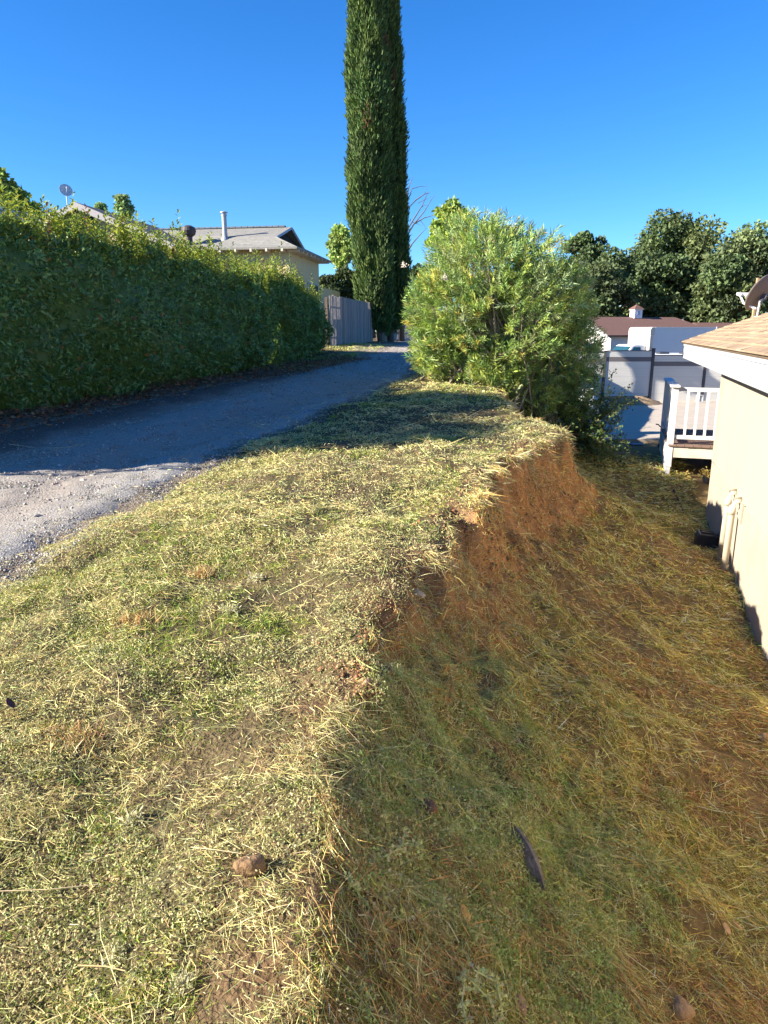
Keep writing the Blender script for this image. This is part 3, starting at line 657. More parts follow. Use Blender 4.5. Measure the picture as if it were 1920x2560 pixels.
# ------------------------------------------------------------------ trees
def spray_col(n, tones, w): return pick(tones, w, n, .16)
def cypress(label, base, axis_pts, prof, nclump, seed, lit_extra=None):
    """axis_pts: (z, x, y) of the crown's middle; prof: (z, radius)"""
    root = thing('cypress_tree', label, 'tree', base, 0, 'Italian cypresses beside the lane'); off = np.array(base)
    az = np.array(axis_pts); pr = np.array(prof)
    z0, z1 = pr[0, 0], pr[-1, 0]
    zz = rng.uniform(z0, z1, nclump * 2); rr = np.interp(zz, pr[:, 0], pr[:, 1]); k = rng.random(len(zz)) < rr / rr.max(); zz = zz[k][:nclump]; n = len(zz)
    th = rng.uniform(0, 2 * np.pi, n)
    def place(th, zz, extra=0):
        rr = np.interp(zz, pr[:, 0], pr[:, 1])
        p = np.stack([np.cos(th) * 1.6 + seed, np.sin(th) * 1.6, zz * .45], -1)
        lump = (vn3(p * 1.3) - .5) * .75 + (vn3(p * 3.6 + 9) - .5) * .55
        R_ = np.maximum(.03, rr * (1 + lump * .72) + extra)
        cx = np.interp(zz, az[:, 0], az[:, 1]); cy = np.interp(zz, az[:, 0], az[:, 2])
        return np.stack([cx + np.cos(th) * R_, cy + np.sin(th) * R_, zz], -1)
    Pc = place(th, zz); out = np.stack([np.cos(th), np.sin(th), np.zeros(n)], -1)
    tone = pick([(.085, .14, .042), (.105, .165, .048), (.14, .195, .055), (.055, .095, .034)], [4, 3, 2, 2], n, .15)
    m = 22
    P = np.repeat(Pc, m, 0) + rng.normal(0, .07, (n * m, 3)) * [1, 1, 1.5]; O = np.repeat(out, m, 0)
    D = unit(O * .38 + [0, 0, 1.0] + rng.normal(0, .22, (n * m, 3)))
    L = rng.uniform(.09, .20, n * m); W = L * rng.uniform(.2, .34, n * m)
    V1, T1 = ribbons(P, D, L, W, O * (L * .12)[:, None], None)
    brn = vn3(Pc * [1.1, 1.1, .5] + seed) > .86; tone[brn] = np.array([.15, .085, .05])
    C1 = rep(np.clip(np.repeat(tone, m, 0) * (1 + rng.normal(0, .15, (n * m, 1))), .005, .5), 5)
    parts = [(V1, T1, C1)]
    # loose wisps beyond the outline
    nw = 420; zw = rng.uniform(z0 + .5, z1, nw); tw = rng.uniform(0, 6.28, nw); Pw = place(tw, zw, rng.uniform(.02, .14, nw))
    Vw, Tw = ribbons(Pw, unit(np.stack([np.cos(tw) * .7, np.sin(tw) * .7, np.full(nw, 1.)], -1)), rng.uniform(.2, .4, nw), np.full(nw, .05), np.zeros((nw, 3))); parts.append((Vw, Tw, rep(pick([(.05, .075, .03)], [1], nw), 5)))
    if lit_extra is not None: parts += lit_extra
    # inner mass
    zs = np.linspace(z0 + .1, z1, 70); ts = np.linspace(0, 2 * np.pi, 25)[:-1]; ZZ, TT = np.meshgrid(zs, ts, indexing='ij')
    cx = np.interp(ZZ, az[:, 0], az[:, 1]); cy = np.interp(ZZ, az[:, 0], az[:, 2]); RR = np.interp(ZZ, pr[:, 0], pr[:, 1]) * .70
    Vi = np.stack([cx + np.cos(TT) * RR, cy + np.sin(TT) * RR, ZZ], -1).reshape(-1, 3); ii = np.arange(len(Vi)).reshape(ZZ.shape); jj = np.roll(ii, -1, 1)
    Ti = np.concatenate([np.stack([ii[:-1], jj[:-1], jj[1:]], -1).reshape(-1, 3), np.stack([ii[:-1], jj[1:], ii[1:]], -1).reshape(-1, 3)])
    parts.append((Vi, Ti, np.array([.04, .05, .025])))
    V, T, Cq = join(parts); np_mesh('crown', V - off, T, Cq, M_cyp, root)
    return root, off
def tuft(c, r, n, tones, up=1.0):
    P = np.array(c) + rng.normal(size=(n, 3)) * np.array(r) * .5
    D = unit((P - np.array(c)) / np.array(r) * .5 + [0, 0, up] + rng.normal(0, .25, (n, 3)))
    L = rng.uniform(.10, .22, n); V, T = ribbons(P, D, L, L * .3, np.zeros((n, 3))); return V, T, rep(pick(tones, [1] * len(tones), n), 5)
cyY = 33.5
def cyx(px): return (px - 960) / F_PX * 32.6
zb = float(gxy(0, cyY)) 
front_tufts = [tuft((cyx(926), cyY - .95, 9.6), (.62, .25, .9), 900, [(.07, .13, .04), (.09, .15, .045)]),
               tuft((cyx(926), cyY - .92, 8.75), (.22, .2, .55), 160, [(.16, .07, .045), (.10, .07, .04)])]
for (a, b, r_) in ((925, 6.6, .4), (930, 5.3, .5), (952, 4.4, .35), (955, 3.0, .35), (905, 7.4, .4), (925, 1.7, .4)):
    front_tufts.append(tuft((cyx(a + 4), cyY - .9, b), (r_, .2, .6), 240, [(.07, .11, .035), (.085, .125, .04)]))
r1, o1 = cypress('broad sunlit Italian cypress standing beside the grey board fence', (cyx(957), cyY, zb),
    [(zb, cyx(957), cyY), (.6, cyx(946), cyY), (2.2, cyx(936), cyY), (4.5, cyx(930), cyY), (9, cyx(925), cyY), (14, cyx(920), cyY), (19, cyx(917), cyY)],
    [(.05, .22), (.5, .45), (1.2, .66), (2.2, .70), (4, .77), (6.5, .79), (9, .74), (12, .69), (15, .58), (17.5, .42), (19, .05)], 5200, 3.1, front_tufts)
tb = MB(); tb.tube([Vector((0, 0, -.1)), Vector((-.15, 0, .9)), Vector((-.6, 0, 2.5)), Vector((cyx(922) - o1[0], .1, 7))], [.24, .2, .16, .08], 10)
tb.tube([Vector((-.42, -.12, .2)), Vector((-.62, -.35, 1.3)), Vector((-.8, -.5, 2.3))], [.12, .09, .06], 8); tb.build('trunk', mat('cypress_bark', (.30, .23, .18), .9, .3, 8, .6, 30, stretch=(1, 1, .15)), r1, smooth=True)
cyY2 = 34.6
r2, o2 = cypress('narrow shaded Italian cypress close behind the broad one, on its right', (cyx(975) , cyY2, zb),
    [(zb, cyx(970), cyY2), (.8, cyx(984), cyY2), (3, cyx(986), cyY2), (9, cyx(974), cyY2), (14, cyx(962), cyY2), (18.5, cyx(954), cyY2)],
    [(.0, .25), (.6, .45), (1.3, .5), (3, .52), (5, .52), (9, .48), (13, .44), (16, .34), (18.5, .05)], 3600, 8.7)
tb = MB(); tb.tube([Vector((0, 0, -.1)), Vector((.05, 0, 1)), Vector((0, 0, 6))], [.2, .16, .08], 10); tb.build('trunk', M_bark, r2, smooth=True)

def tree(name, label, base, cen, rad, nblob, nleaf, lsize, tones, group=None, trunk=.25, blob_r=.36, flat=.75, seed=0, limbs=True, tall=False, wgt=None):
    root = thing(name, label, 'tree', base, 0, group); off = np.array(base, float); cen = np.array(cen, float); rad = np.array(rad, float)
    B = rng.normal(size=(nblob, 3)); B = unit(B) * (rng.uniform(.15, .8, nblob) ** .6)[:, None]
    if tall: B[:, :2] *= (1 - .6 * np.clip(B[:, 2:3], 0, 1))
    Bc = cen + B * rad * (1 - blob_r * .35); br = blob_r * rad.mean() * rng.uniform(.6, 1.25, nblob)
    per = rng.multinomial(nleaf, br ** 2 / (br ** 2).sum()); bi = np.repeat(np.arange(nblob), per); n = len(bi)
    dv = unit(rng.normal(size=(n, 3))); rr = rng.uniform(.45, 1.05, n) ** .6
    lump = 1 + (vn3(dv * 2.6 + bi[:, None] * 3.3) - .5) * .9
    P = Bc[bi] + dv * (br[bi] * rr * lump)[:, None] * [1, 1, flat]
    D = unit(rng.normal(size=(n, 3)) + dv * .6 + [0, 0, -.2]); L = rng.uniform(.6, 1.35, n) * lsize
    V, T = leaves(P, D, unit(rng.normal(size=(n, 3)) + dv * .5 + [0, 0, .6]), L, L * rng.uniform(.55, .8, n))
    tn = pick(tones, wgt or [3, 3, 2, 1][:len(tones)], nblob, .1)[bi] * (1 + rng.normal(0, .2, (n, 1)))
    np_mesh('crown', V - off, T, rep(np.clip(tn, .005, .7), 4), M_leaf, root)
    tb = MB(); b = Vector(base); top = Vector(cen) + Vector((0, 0, rad[2] * (.55 if tall else .2)))
    mid = b.lerp(Vector(cen), .5) + Vector((random.uniform(-.1, .1) * rad[0], 0, 0))
    tb.tube([b - Vector((0, 0, .2)) - b, b.lerp(mid, .4) - b, mid - b, Vector(cen) - b, top - b], [trunk * 1.25, trunk, trunk * .85, trunk * .55, trunk * .2], 9)
    if limbs:
        for i in range(0, nblob, 2):
            s_ = mid.lerp(Vector(cen), random.random() * .9); e = Vector(Bc[i]); tb.tube([s_ - b, s_.lerp(e, .5) + Vector((0, 0, rad[2] * .08)) - b, e - b], [trunk * .42, trunk * .26, trunk * .1], 6)
    tb.build('trunk', M_bark, root, smooth=True)
    return root
OAK = [(.125, .17, .07), (.095, .135, .055), (.17, .215, .085), (.075, .105, .045)]
def far(px, py, Y): p = at(px, py, Y); return p
def T_(name, label, px, py, wpx, hpx, Y, gz_, nblob, nleaf, ls, tones, group=None, **kw):
    c = at(px, py, Y); s = Y * .97 / F_PX
    return tree(name, label, (c[0], c[1], gz_), c, (wpx * s, max(wpx * s * .8, .5), hpx * s), nblob, nleaf, ls, tones, group, **kw)
GO = 'broad oaks behind the box truck'
T_('oak_tree', 'tallest dark oak rising behind the outbuilding with the cupola', 1672, 690, 140, 190, 66, -2.8, 80, 27000, .36, OAK, GO, trunk=.45, blob_r=.25)
T_('oak_tree', 'spreading oak filling the right edge of the view beyond the tan roof', 1860, 715, 135, 150, 62, -2.8, 70, 23000, .34, OAK, GO, trunk=.4, blob_r=.26)
T_('oak_tree', 'lower oak between the oleander and the tallest oak', 1520, 745, 105, 125, 64, -2.8, 50, 16000, .34, OAK, GO, trunk=.35, blob_r=.27)
T_('oak_tree', 'small oak with ragged top just clearing the right shoulder of the oleander', 1458, 640, 62, 66, 72, -2.6, 26, 5000, .36, OAK, GO, trunk=.3, blob_r=.27)
T_('oak_tree', 'dark oak hanging low between the outbuilding and the tan roof', 1775, 735, 85, 105, 70, -2.8, 22, 10000, .34, OAK, GO, trunk=.3)
T_('oak_tree', 'far oak at the very right edge behind the satellite dish', 1975, 690, 80, 130, 74, -2.8, 18, 6000, .36, OAK, GO, trunk=.35)
LG = [(.34, .44, .10), (.40, .50, .12), (.26, .36, .09)]
T_('maple_tree', 'light green tree with pointed tops showing above the oleander', 1128, 592, 62, 104, 24, -.6, 46, 9000, .13, LG, trunk=.14, tall=True, blob_r=.2)
T_('maple_tree', 'pale green young tree between the yellow house and the cypress', 858, 615, 36, 62, 42, -.4, 34, 5200, .2, [(.30, .40, .12), (.36, .46, .14)], trunk=.12, blob_r=.27)
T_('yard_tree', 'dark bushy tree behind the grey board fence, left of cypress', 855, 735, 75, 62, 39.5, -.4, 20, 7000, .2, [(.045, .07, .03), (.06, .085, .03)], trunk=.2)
T_('yard_tree', 'leafy tree above the hedge at the left edge of the view', 22, 505, 66, 82, 27, -.6, 40, 7000, .17, [(.26, .32, .07), (.18, .25, .06), (.32, .36, .08)], trunk=.2, blob_r=.24)
T_('poplar_tree', 'slender poplar top showing over the dark gable roof', 308, 540, 30, 62, 46, -.3, 40, 3200, .2, [(.20, .30, .12), (.28, .38, .16)], trunk=.14, tall=True, limbs=False, blob_r=.24)
T_('poplar_tree', 'smaller poplar top left of the slender one over the gable roof', 258, 550, 24, 50, 47, -.3, 30, 2200, .2, [(.20, .30, .12), (.28, .38, .16)], trunk=.12, tall=True, limbs=False, blob_r=.24)
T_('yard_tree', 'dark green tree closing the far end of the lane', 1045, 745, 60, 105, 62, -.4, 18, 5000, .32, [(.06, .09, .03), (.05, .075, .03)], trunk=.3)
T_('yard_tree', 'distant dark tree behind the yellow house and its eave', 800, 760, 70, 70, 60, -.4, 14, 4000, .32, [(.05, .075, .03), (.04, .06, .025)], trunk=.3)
T_('oak_tree', 'far grey-green oak seen low behind the oleander trunk', 1290, 760, 130, 90, 76, -2.6, 24, 7000, .4, OAK, GO, trunk=.4)
GU = 'low shrubs under the oaks'
for k_, (px_, w_, lb) in enumerate(((1560, 75, 'low dark shrub under the oaks, left of the cupola'), (1660, 75, 'low dark shrub under the oaks, right of the cupola'), (1755, 75, 'low dark shrub under the oaks, above the rear end of the box truck'), (1860, 85, 'low dark shrub under the oaks behind the dish mast'), (1975, 85, 'low dark shrub under the oaks at the right border'), (1450, 85, 'low dark shrub under the oaks behind the oleander'), (1350, 85, 'low dark shrub far behind the middle of the oleander'))):
    T_('oak_shrub', lb, px_, 800, w_, 48, 80, -2.8, 12, 3600, .4, OAK, GU, trunk=.2)

def bare_tree():
    b = at(1005, 800, 37); zb_ = float(gxy(b[0], b[1])); root = thing('bare_tree', 'leafless tree with thin arching branches right of the cypresses', 'tree', (b[0], b[1], zb_)); off = Vector((b[0], b[1], zb_))
    def pt(px, py, dy=0): return Vector(at(px, py, 37 + dy)) - off
    tb = MB(); tb.tube([Vector((0, 0, -.1)), pt(1003, 720), pt(1006, 660)], [.14, .11, .09], 8); tb.build('trunk', M_bark, root, smooth=True)
    lb = MB()
    def arc(ps, r0):
        P = [pt(*p) for p in ps]; n = len(P); lb.tube(P, [r0 * (1 - .8 * i / (n - 1)) for i in range(n)], 5)
    arc([(1006, 660), (1012, 600), (1035, 560), (1060, 545), (1085, 538)], .06)
    arc([(1006, 660), (1010, 590), (1030, 555), (1055, 515), (1070, 480)], .055)
    arc([(1010, 600), (1012, 530), (1040, 500), (1062, 485), (1075, 482)], .05)
    arc([(1008, 620), (1013, 520), (1022, 470), (1032, 442)], .045)
    arc([(1012, 600), (1020, 500), (1030, 472), (1050, 466), (1064, 466)], .035)
    arc([(1035, 560), (1060, 530), (1078, 500), (1086, 488)], .03)
    arc([(1012, 640), (1030, 610), (1052, 585), (1066, 570)], .04)
    arc([(1045, 508), (1060, 500), (1078, 492)], .018); arc([(1050, 550), (1058, 560), (1066, 572)], .018); arc([(1030, 555), (1044, 560), (1055, 565)], .016)
    arc([(1062, 485), (1068, 470), (1064, 455)], .014); arc([(1050, 520), (1064, 512), (1072, 515)], .014)
    lb.build('branch', M_bark, root)
bare_tree()
# ------------------------------------------------------------------ tan mobile home on the right
AH = R(18.0); HN = np.array([math.cos(AH), -math.sin(AH), 0]); HD = np.array([math.sin(AH), math.cos(AH), 0])
def hw(v, u, z): return HN * v + HD * u + np.array([0, 0, z])
HB = (1.42, 6.0, -2.78)
def hl(v, u, z): return (v - HB[0], u - HB[1], z - HB[2])
home = thing('mobile_home', 'cream sided mobile home with tan shingle roof and deep white fascia', 'house', tuple(hw(*HB)), -AH)
def hbox(mb, v0, v1, u0, u1, z0, z1): 
    a, b = hl(v0, u0, z0), hl(v1, u1, z1); return mb.box([(p + q) / 2 for p, q in zip(a, b)], [abs(q - p) for p, q in zip(a, b)])
M_siding = stripes(mat('cream_siding', (.42, .36, .275), .75, .12, 1.6, .10, 25, stretch=(1, 1, .25), col2=(.37, .315, .235)), 'Y', .305, .35, .02)
M_skirt = mat('cream_skirting', (.41, .35, .27), .8, .14, 2.2, .12, 20, col2=(.34, .28, .21))
M_white = mat('white_fascia_paint', (.40, .40, .41), .55, .04, 3, .03, 30)
M_drip = mat('white_drip_board', (.40, .43, .47), .5, .06, 4)
b = MB(); hbox(b, 1.42, 7.6, -5, 11.3, -1.84, -.445); b.build('wall', M_siding, home)
b = MB(); hbox(b, 1.404, 7.6, -5, 11.31, -2.95, -1.845); b.build('skirting', M_skirt, home)
b = MB(); hbox(b, 1.405, 1.419, -5, 10.9, -1.86, -1.835); hbox(b, 1.39, 1.403, 8.2, 8.225, -2.8, -1.86); b.build('seam_batten', mat('seam_batten', (.55, .44, .29), .8), home)
b = MB(); hbox(b, 1.40, 1.419, 11.2, 11.318, -1.834, -.446); hbox(b, 1.42, 1.5, 11.301, 11.318, -1.834, -.446); b.build('corner_trim', mat('trim_cream', (.42, .36, .27), .7), home)
b = MB(); hbox(b, 2.62, 7.4, 11.32, 17.0, -2.8, -.446); b.build('porch_wall', M_siding, home)
b = MB(); hbox(b, 1.125, 7.7, -5, 14.42, -.444, -.43); b.build('soffit', M_white, home)
b = MB(); hbox(b, 1.092, 1.122, -5, 14.45, -.452, -.245); b.build('fascia', M_white, home, .004)
b = MB(); hbox(b, 1.080, 1.121, -5, 14.455, -.243, -.175); b.build('drip_board', M_drip, home, .003)
M_shing = mat('tan_shingle', (.40, .29, .19), .95, .28, 9, .6, 90, stretch=(1, 2.2, 1), attr=True, spec=.1)
b = MB(); PITCHR = .37
def roof_strip(v0, v1, side):
    ridge_v = 4.6; zr = lambda v: -.165 + PITCHR * ((v - 1.05) if v < ridge_v else (2 * ridge_v - 1.05 - v))
    L = 15.2
    u = -5.0; row = int(round((v0 - 1.05) / .14)); off_ = (row % 3) * .11
    while u < 14.5:
        w = .3; u1 = min(u + w + (0 if u > -5 else off_), 14.5)
        s = random.gauss(1, .10); lift = random.uniform(.008, .014); du = random.uniform(0, .006)
        base = np.array([.40, .285, .185]) * s
        lo, hi_ = (v0, v1) if side > 0 else (v1, v0)
        b.add([hl(lo - .012 * side, u + .003, zr(lo) + lift), hl(lo - .012 * side, u1 - .003, zr(lo) + lift), hl(hi_, u1 - .003, zr(hi_) + .002), hl(hi_, u + .003, zr(hi_) + .002),
               hl(lo - .012 * side, u + .003, zr(lo) - .004), hl(lo - .012 * side, u1 - .003, zr(lo) - .004)], [(0, 1, 2, 3), (4, 5, 1, 0)], base)
        u = u1
v = 1.05
while v < 4.55: roof_strip(v, v + .14, 1); v += .14
v = 4.6
while v < 8.0: roof_strip(v, v + .14, -1); v += .14
# deck under the shingles
b.prism([(1.06 - HB[0], -.185 - HB[2]), (4.6 - HB[0], -.165 + PITCHR * 3.55 - .02 - HB[2]), (8.1 - HB[0], -.185 - HB[2]), (8.1 - HB[0], -.22 - HB[2]), (4.6 - HB[0], -.165 + PITCHR * 3.55 - .1 - HB[2]), (1.10 - HB[0], -.225 - HB[2])], 'y', -5 - HB[1], 14.49 - HB[1], (.3, .22, .15))
b.build('roof', M_shing, home)
b = MB(); b.prism([(1.2 - HB[0], -.42 - HB[2]), (4.6 - HB[0], -.165 + PITCHR * 3.4 - .1 - HB[2]), (8.0 - HB[0], -.42 - HB[2])], 'y', 14.2 - HB[1], 14.3 - HB[1]); b.build('gable_wall', M_siding, home)
# drain pipes
M_pvc = mat('cream_pipe', (.46, .40, .30), .45, .08, 6)
b = MB()
def pipe(u, v, ztop, rad, low):
    b.tube([hl(1.44, u + .06, ztop + .06), hl(v + .01, u + .02, ztop + .05), hl(v, u, ztop), hl(v, u, ztop - .06), hl(v - .012, u - .01, low)], [rad * 1.02, rad * 1.06, rad * 1.06, rad, rad], 14)
    for zz in (ztop - .03, low + .28): b.tube([hl(v - .003, u, zz), hl(v - .003, u, zz - .07)], rad * 1.16, 14)
pipe(8.55, 1.325, -1.88, .036, -2.85); b.build('drain_pipe', M_pvc, home, smooth=True)
b = MB(); pipe(8.95, 1.335, -1.87, .036, -2.72); b.tube([hl(1.335, 8.95, -2.66), hl(1.335, 8.93, -2.72), hl(1.34, 8.85, -2.74), hl(1.33, 8.6, -2.745)], .037, 12); b.build('drain_pipe', M_pvc, home, smooth=True)
b = MB(); b.prism([(8.30 - HB[1], -1.80 - HB[2]), (8.62 - HB[1], -1.98 - HB[2]), (8.34 - HB[1], -2.03 - HB[2])], 'x', -.035, -.018); b.build('hatch_flap', M_skirt, home)

# satellite dish on the tan roof
dv, du = 2.20, 14.1
dz = -.165 + PITCHR * (dv - 1.05)
dbase = hw(dv, du, dz)
dish = thing('satellite_dish', 'brown satellite dish seen from behind on a short mast on the tan shingle roof', 'satellite dish', tuple(dbase), 0)
M_dish = mat('dish_back', (.13, .11, .10), .6, .1, 5); M_met = mat('galvanised', (.42, .42, .41), .4, .15, 12, metallic=.6); M_lnb = mat('white_plastic', (.72, .73, .76), .45, .05, 5)
b = MB(); b.tube([(0, 0, -.02), (.01, 0, .12), (.02, 0, .26)], .021, 10); b.tube([(0, 0, .0), (0, 0, .012)], .07, 10); b.build('mast', M_met, dish, smooth=False)
nrm = Vector((-.52, .72, .46)).normalized(); dc = Vector((.10, .08, .37)); q = nrm.to_track_quat('Z', 'Y').to_matrix()
b = MB(); prof = [(r * .32, .085 * r * r) for r in (0.001, .25, .5, .7, .85, .95, 1)] + [(.325, .088), (.32, .074)] + [(r * .318, .085 * r * r - .014) for r in (.95, .7, .4, .001)]
b.lathe(prof, 40, tuple(dc), q); b.build('reflector', M_dish, dish, smooth=True)
b = MB(); b.box(tuple(dc * .75 + Vector((.02, 0, .06))), (.07, .09, .13), 0, q); b.tube([(.02, 0, .22), tuple(dc - nrm * .03)], [.035, .03], 8); b.build('mount_bracket', mat('dark_bracket', (.06, .065, .08), .5), dish, .006)
lp = dc + nrm * .36 + Vector((-.08, 0, -.17)); low = dc + Vector((-.12, 0, -.225))
b = MB(); b.tube([tuple(low + Vector((.07, .02, -.01))), tuple(low), tuple(low.lerp(lp, .55) + Vector((-.05, 0, -.03))), tuple(lp)], [.022, .02, .019, .018], 8); b.build('feed_arm', M_lnb, dish, smooth=True)
b = MB(); b.box(tuple(lp + Vector((.05, 0, .03))), (.22, .07, .045)); [b.tube([tuple(lp + Vector((k, 0, .03))), tuple(lp + Vector((k + .05, -.04, .0)))], .03, 10) for k in (-.05, .05, .14)]
b.build('feed_horn', M_lnb, dish, .006)
p = hw(3.1, 17.6, -2.5); ty = at(1895, 695, p[1])
post_o = MB(); post_o.box((0, 0, (ty[2] + 2.5) / 2), (.05, .05, ty[2] + 2.5)); po = post_o.build('wooden_post', mat('raw_lumber', (.52, .30, .16), .8, .2, 6, stretch=(1, 1, .1)), None, .004); po.location = (ty[0], p[1], -2.5)
tag(po, 'orange-brown wooden post sticking up behind the brown satellite dish', 'post')

# ------------------------------------------------------------------ porch deck
DB = (.93, 13.75, -2.54)
def dl(v, u, z): return (v - DB[0], u - DB[1], z - DB[2])
deck = thing('porch_deck', 'raised wooden porch deck with white painted railing at the far corner of the cream home', 'deck', tuple(hw(*DB)), -AH)
M_dw = mat('worn_white_paint', (.68, .66, .62), .7, .14, 7, .2, 30, stretch=(1, 1, .4), col2=(.58, .56, .54)); M_db = mat('deck_board', (.20, .13, .10), .85, .3, 6, .4, 40, stretch=(3, .3, 3)); M_rim = mat('painted_rim', (.60, .54, .44), .75, .15, 5, col2=(.5, .44, .36))
def dbx(mb, v0, v1, u0, u1, z0, z1):
    a, c = dl(v0, u0, z0), dl(v1, u1, z1); return mb.box([(p + q) / 2 for p, q in zip(a, c)], [abs(q - p) for p, q in zip(a, c)])
FL = -1.965
b = MB(); k = .95
while k < 2.6: dbx(b, k, k + .135, 13.72 + random.uniform(-.008, .008), 16.1, FL - .035, FL); k += .142
b.build('deck_boards', M_db, deck, .004)
b = MB(); dbx(b, 1.05, 2.6, 13.76, 13.8, FL - .24, FL - .037); b.build('rim_joist', M_rim, deck, .004)
b = MB(); dbx(b, .93, .965, 13.86, 16.1, FL - .30, FL - .037); b.build('rim_joist', M_rim, deck, .004)
b = MB(); b.prism([(13.9 - DB[1], FL - .30 - DB[2]), (15.9 - DB[1], FL - .30 - DB[2]), (15.9 - DB[1], -2.42 - DB[2]), (13.95 - DB[1], -2.5 - DB[2])], 'x', .02, .035); b.build('skirt_panel', M_dw, deck)
for (pu, zlow) in ((13.75, -2.60), (16.0, -2.54)):
    b = MB(); dbx(b, .93, 1.04, pu, pu + .1, zlow + .22, -.95); dbx(b, .945, 1.025, pu + .01, pu + .09, zlow - .05, zlow + .219); b.build('post', M_dw, deck, .005)
b = MB(); dbx(b, .955, 1.015, 13.85, 16.0, -1.02, -.955); dbx(b, .90, 1.06, 13.70, 16.12, -.948, -.915); b.build('side_top_rail', M_dw, deck, .004)
b = MB(); dbx(b, 1.042, 2.6, 13.78, 13.83, -1.02, -.95); b.build('front_top_rail', M_dw, deck, .004)
b = MB(); dbx(b, 1.042, 2.6, 13.78, 13.83, -1.87, -1.80); b.build('front_bottom_rail', M_dw, deck, .004)
b = MB(); dbx(b, .955, 1.015, 13.86, 15.99, -1.87, -1.80); b.build('side_bottom_rail', M_dw, deck, .004)
vv = 1.19
while vv < 2.55:
    b = MB(); dbx(b, vv, vv + .042, 13.785, 13.825, -1.799, -1.021); b.build('baluster', M_dw, deck, .003); vv += .165
uu = 13.98
while uu < 15.95:
    b = MB(); dbx(b, .965, 1.005, uu, uu + .042, -1.799, -1.021); b.build('baluster', M_dw, deck, .003); uu += .165

# dark jack stand with a crank beside the deck
jp = hit(1655, 1118); j = thing('jack_stand', 'dark metal jack stand with a crank handle beside the porch deck', 'jack', tuple(jp)); M_blk = mat('black_iron', (.025, .025, .03), .6, .2, 8)
b = MB(); b.tube([(-.12, -.08, 0), (.0, 0, .34)], .02, 8); b.tube([(.13, -.06, 0), (.0, 0, .34)], .02, 8); b.tube([(.0, .14, 0), (.0, 0, .34)], .02, 8); b.build('frame', M_blk, j)
b = MB(); b.tube([(0, 0, .1), (0, 0, .48)], .032, 10); b.build('column', M_blk, j)
b = MB(); b.tube([(0, 0, .45), (-.10, -.02, .46), (-.13, -.02, .50), (-.19, -.02, .51)], .013, 8); b.build('crank_handle', M_blk, j)

# ------------------------------------------------------------------ grey panel fence with dark posts
fy = 25.9; fz = -2.45
M_pan = stripes(mat('grey_fence_panel', (.54, .52, .47), .6, .07, 2, .05, 20, stretch=(.3, 1, 3)), 'Z', .30, .3, .05, (.36, .345, .33), .4)
M_pan2 = mat('taupe_band', (.14, .125, .125), .6, .08, 4); M_fp = mat('dark_fence_post', (.055, .052, .06), .5, .1, 4)
def fx(px, yy=fy): return (px - CX) / F_PX * (yy * math.cos(R(PITCH)) + .45)
xs_p = [fx(1375), fx(1507), fx(1626), fx(1757), fx(1888), fx(2020)]
fence = thing('panel_fence', 'pale grey panel fence with dark posts and a dark band along its top', 'fence', (xs_p[2], fy, fz))
off = np.array([xs_p[2], fy, fz])
for i, x_ in enumerate(xs_p):
    h_ = [1.8, 1.8, 1.88, 1.68, 1.66, 1.66][i]
    b = MB(); b.box((x_ - off[0], 0, h_ / 2 - .05), (.10, .10, h_ + .1)); b.box((x_ - off[0], 0, h_ + .012), (.12, .12, .022)); b.build('post', M_fp if i != 1 else mat('dark_wood_post', (.10, .09, .08), .8), fence, .006)  # second post has its own dark wood colour
for i in range(len(xs_p) - 1):
    x0, x1 = xs_p[i] + .052 - off[0], xs_p[i + 1] - .052 - off[0]
    zt_, zb_ = (1.80, .22) if i == 1 else ((1.64, .02) if i > 1 else (1.75, .1))
    b = MB(); b.box(((x0 + x1) / 2, 0, (zb_ + zt_ - .36) / 2), (x1 - x0, .04, zt_ - .36 - zb_)); b.build('panel', M_pan, fence)
    b = MB(); b.box(((x0 + x1) / 2, 0, zt_ - .28), (x1 - x0, .046, .158)); b.build('dark_band', M_pan2, fence)
    b = MB(); b.box(((x0 + x1) / 2, 0, zt_ - .10), (x1 - x0, .04, .20)); b.build('top_panel', M_pan, fence)
    b = MB(); b.box(((x0 + x1) / 2, 0, zt_ + .018), (x1 - x0, .06, .034)); b.build('cap_rail', M_pan2, fence)
# small white box on the slab, soil heap, trailer behind
cx_ = fx(1756, 25.2); b = MB(); 
o_ = thing('floor_vent', 'small white framed box standing against the fence, seen through the porch railing', 'vent', (cx_, 25.3, -2.40))
b.box((0, .02, .13), (.17, .02, .20)); b.build('screen', mat('grey_screen', (.35, .36, .38), .7), o_)
b = MB(); [b.box(c, s) for c, s in (((0, 0, .015), (.24, .06, .03)), ((0, 0, .245), (.24, .06, .03)), ((-.105, 0, .13), (.03, .06, .198)), ((.105, 0, .13), (.03, .06, .198)))]; b.build('frame', M_white, o_, .003)
hp = (fx(1590, 24.7), 24.7, -2.42)
th = np.linspace(0, 2 * np.pi, 33)[:-1]; b = MB(); vs2 = [(0, 0, .30)]; 
for r_ in (.25, .5, .75, 1.0):
    for t_ in th: vs2.append((math.cos(t_) * 1.05 * r_ * random.uniform(.9, 1.1), math.sin(t_) * .55 * r_, .30 * (1 - r_ ** 1.5) + random.uniform(-.02, .03) - (.06 if r_ == 1 else 0)))
fs2 = [(0, 1 + i, 1 + (i + 1) % 32) for i in range(32)] + [(1 + k * 32 + i, 1 + (k + 1) * 32 + i, 1 + (k + 1) * 32 + (i + 1) % 32, 1 + k * 32 + (i + 1) % 32) for k in range(3) for i in range(32)]
b.add(vs2, fs2); ho = b.build('soil_heap', mat('heap_soil', (.34, .23, .13), .95, .35, 9, .8, 30), None, smooth=True); ho.location = hp; tag(ho, 'low heap of brown soil under the raised fence panel', 'soil heap')
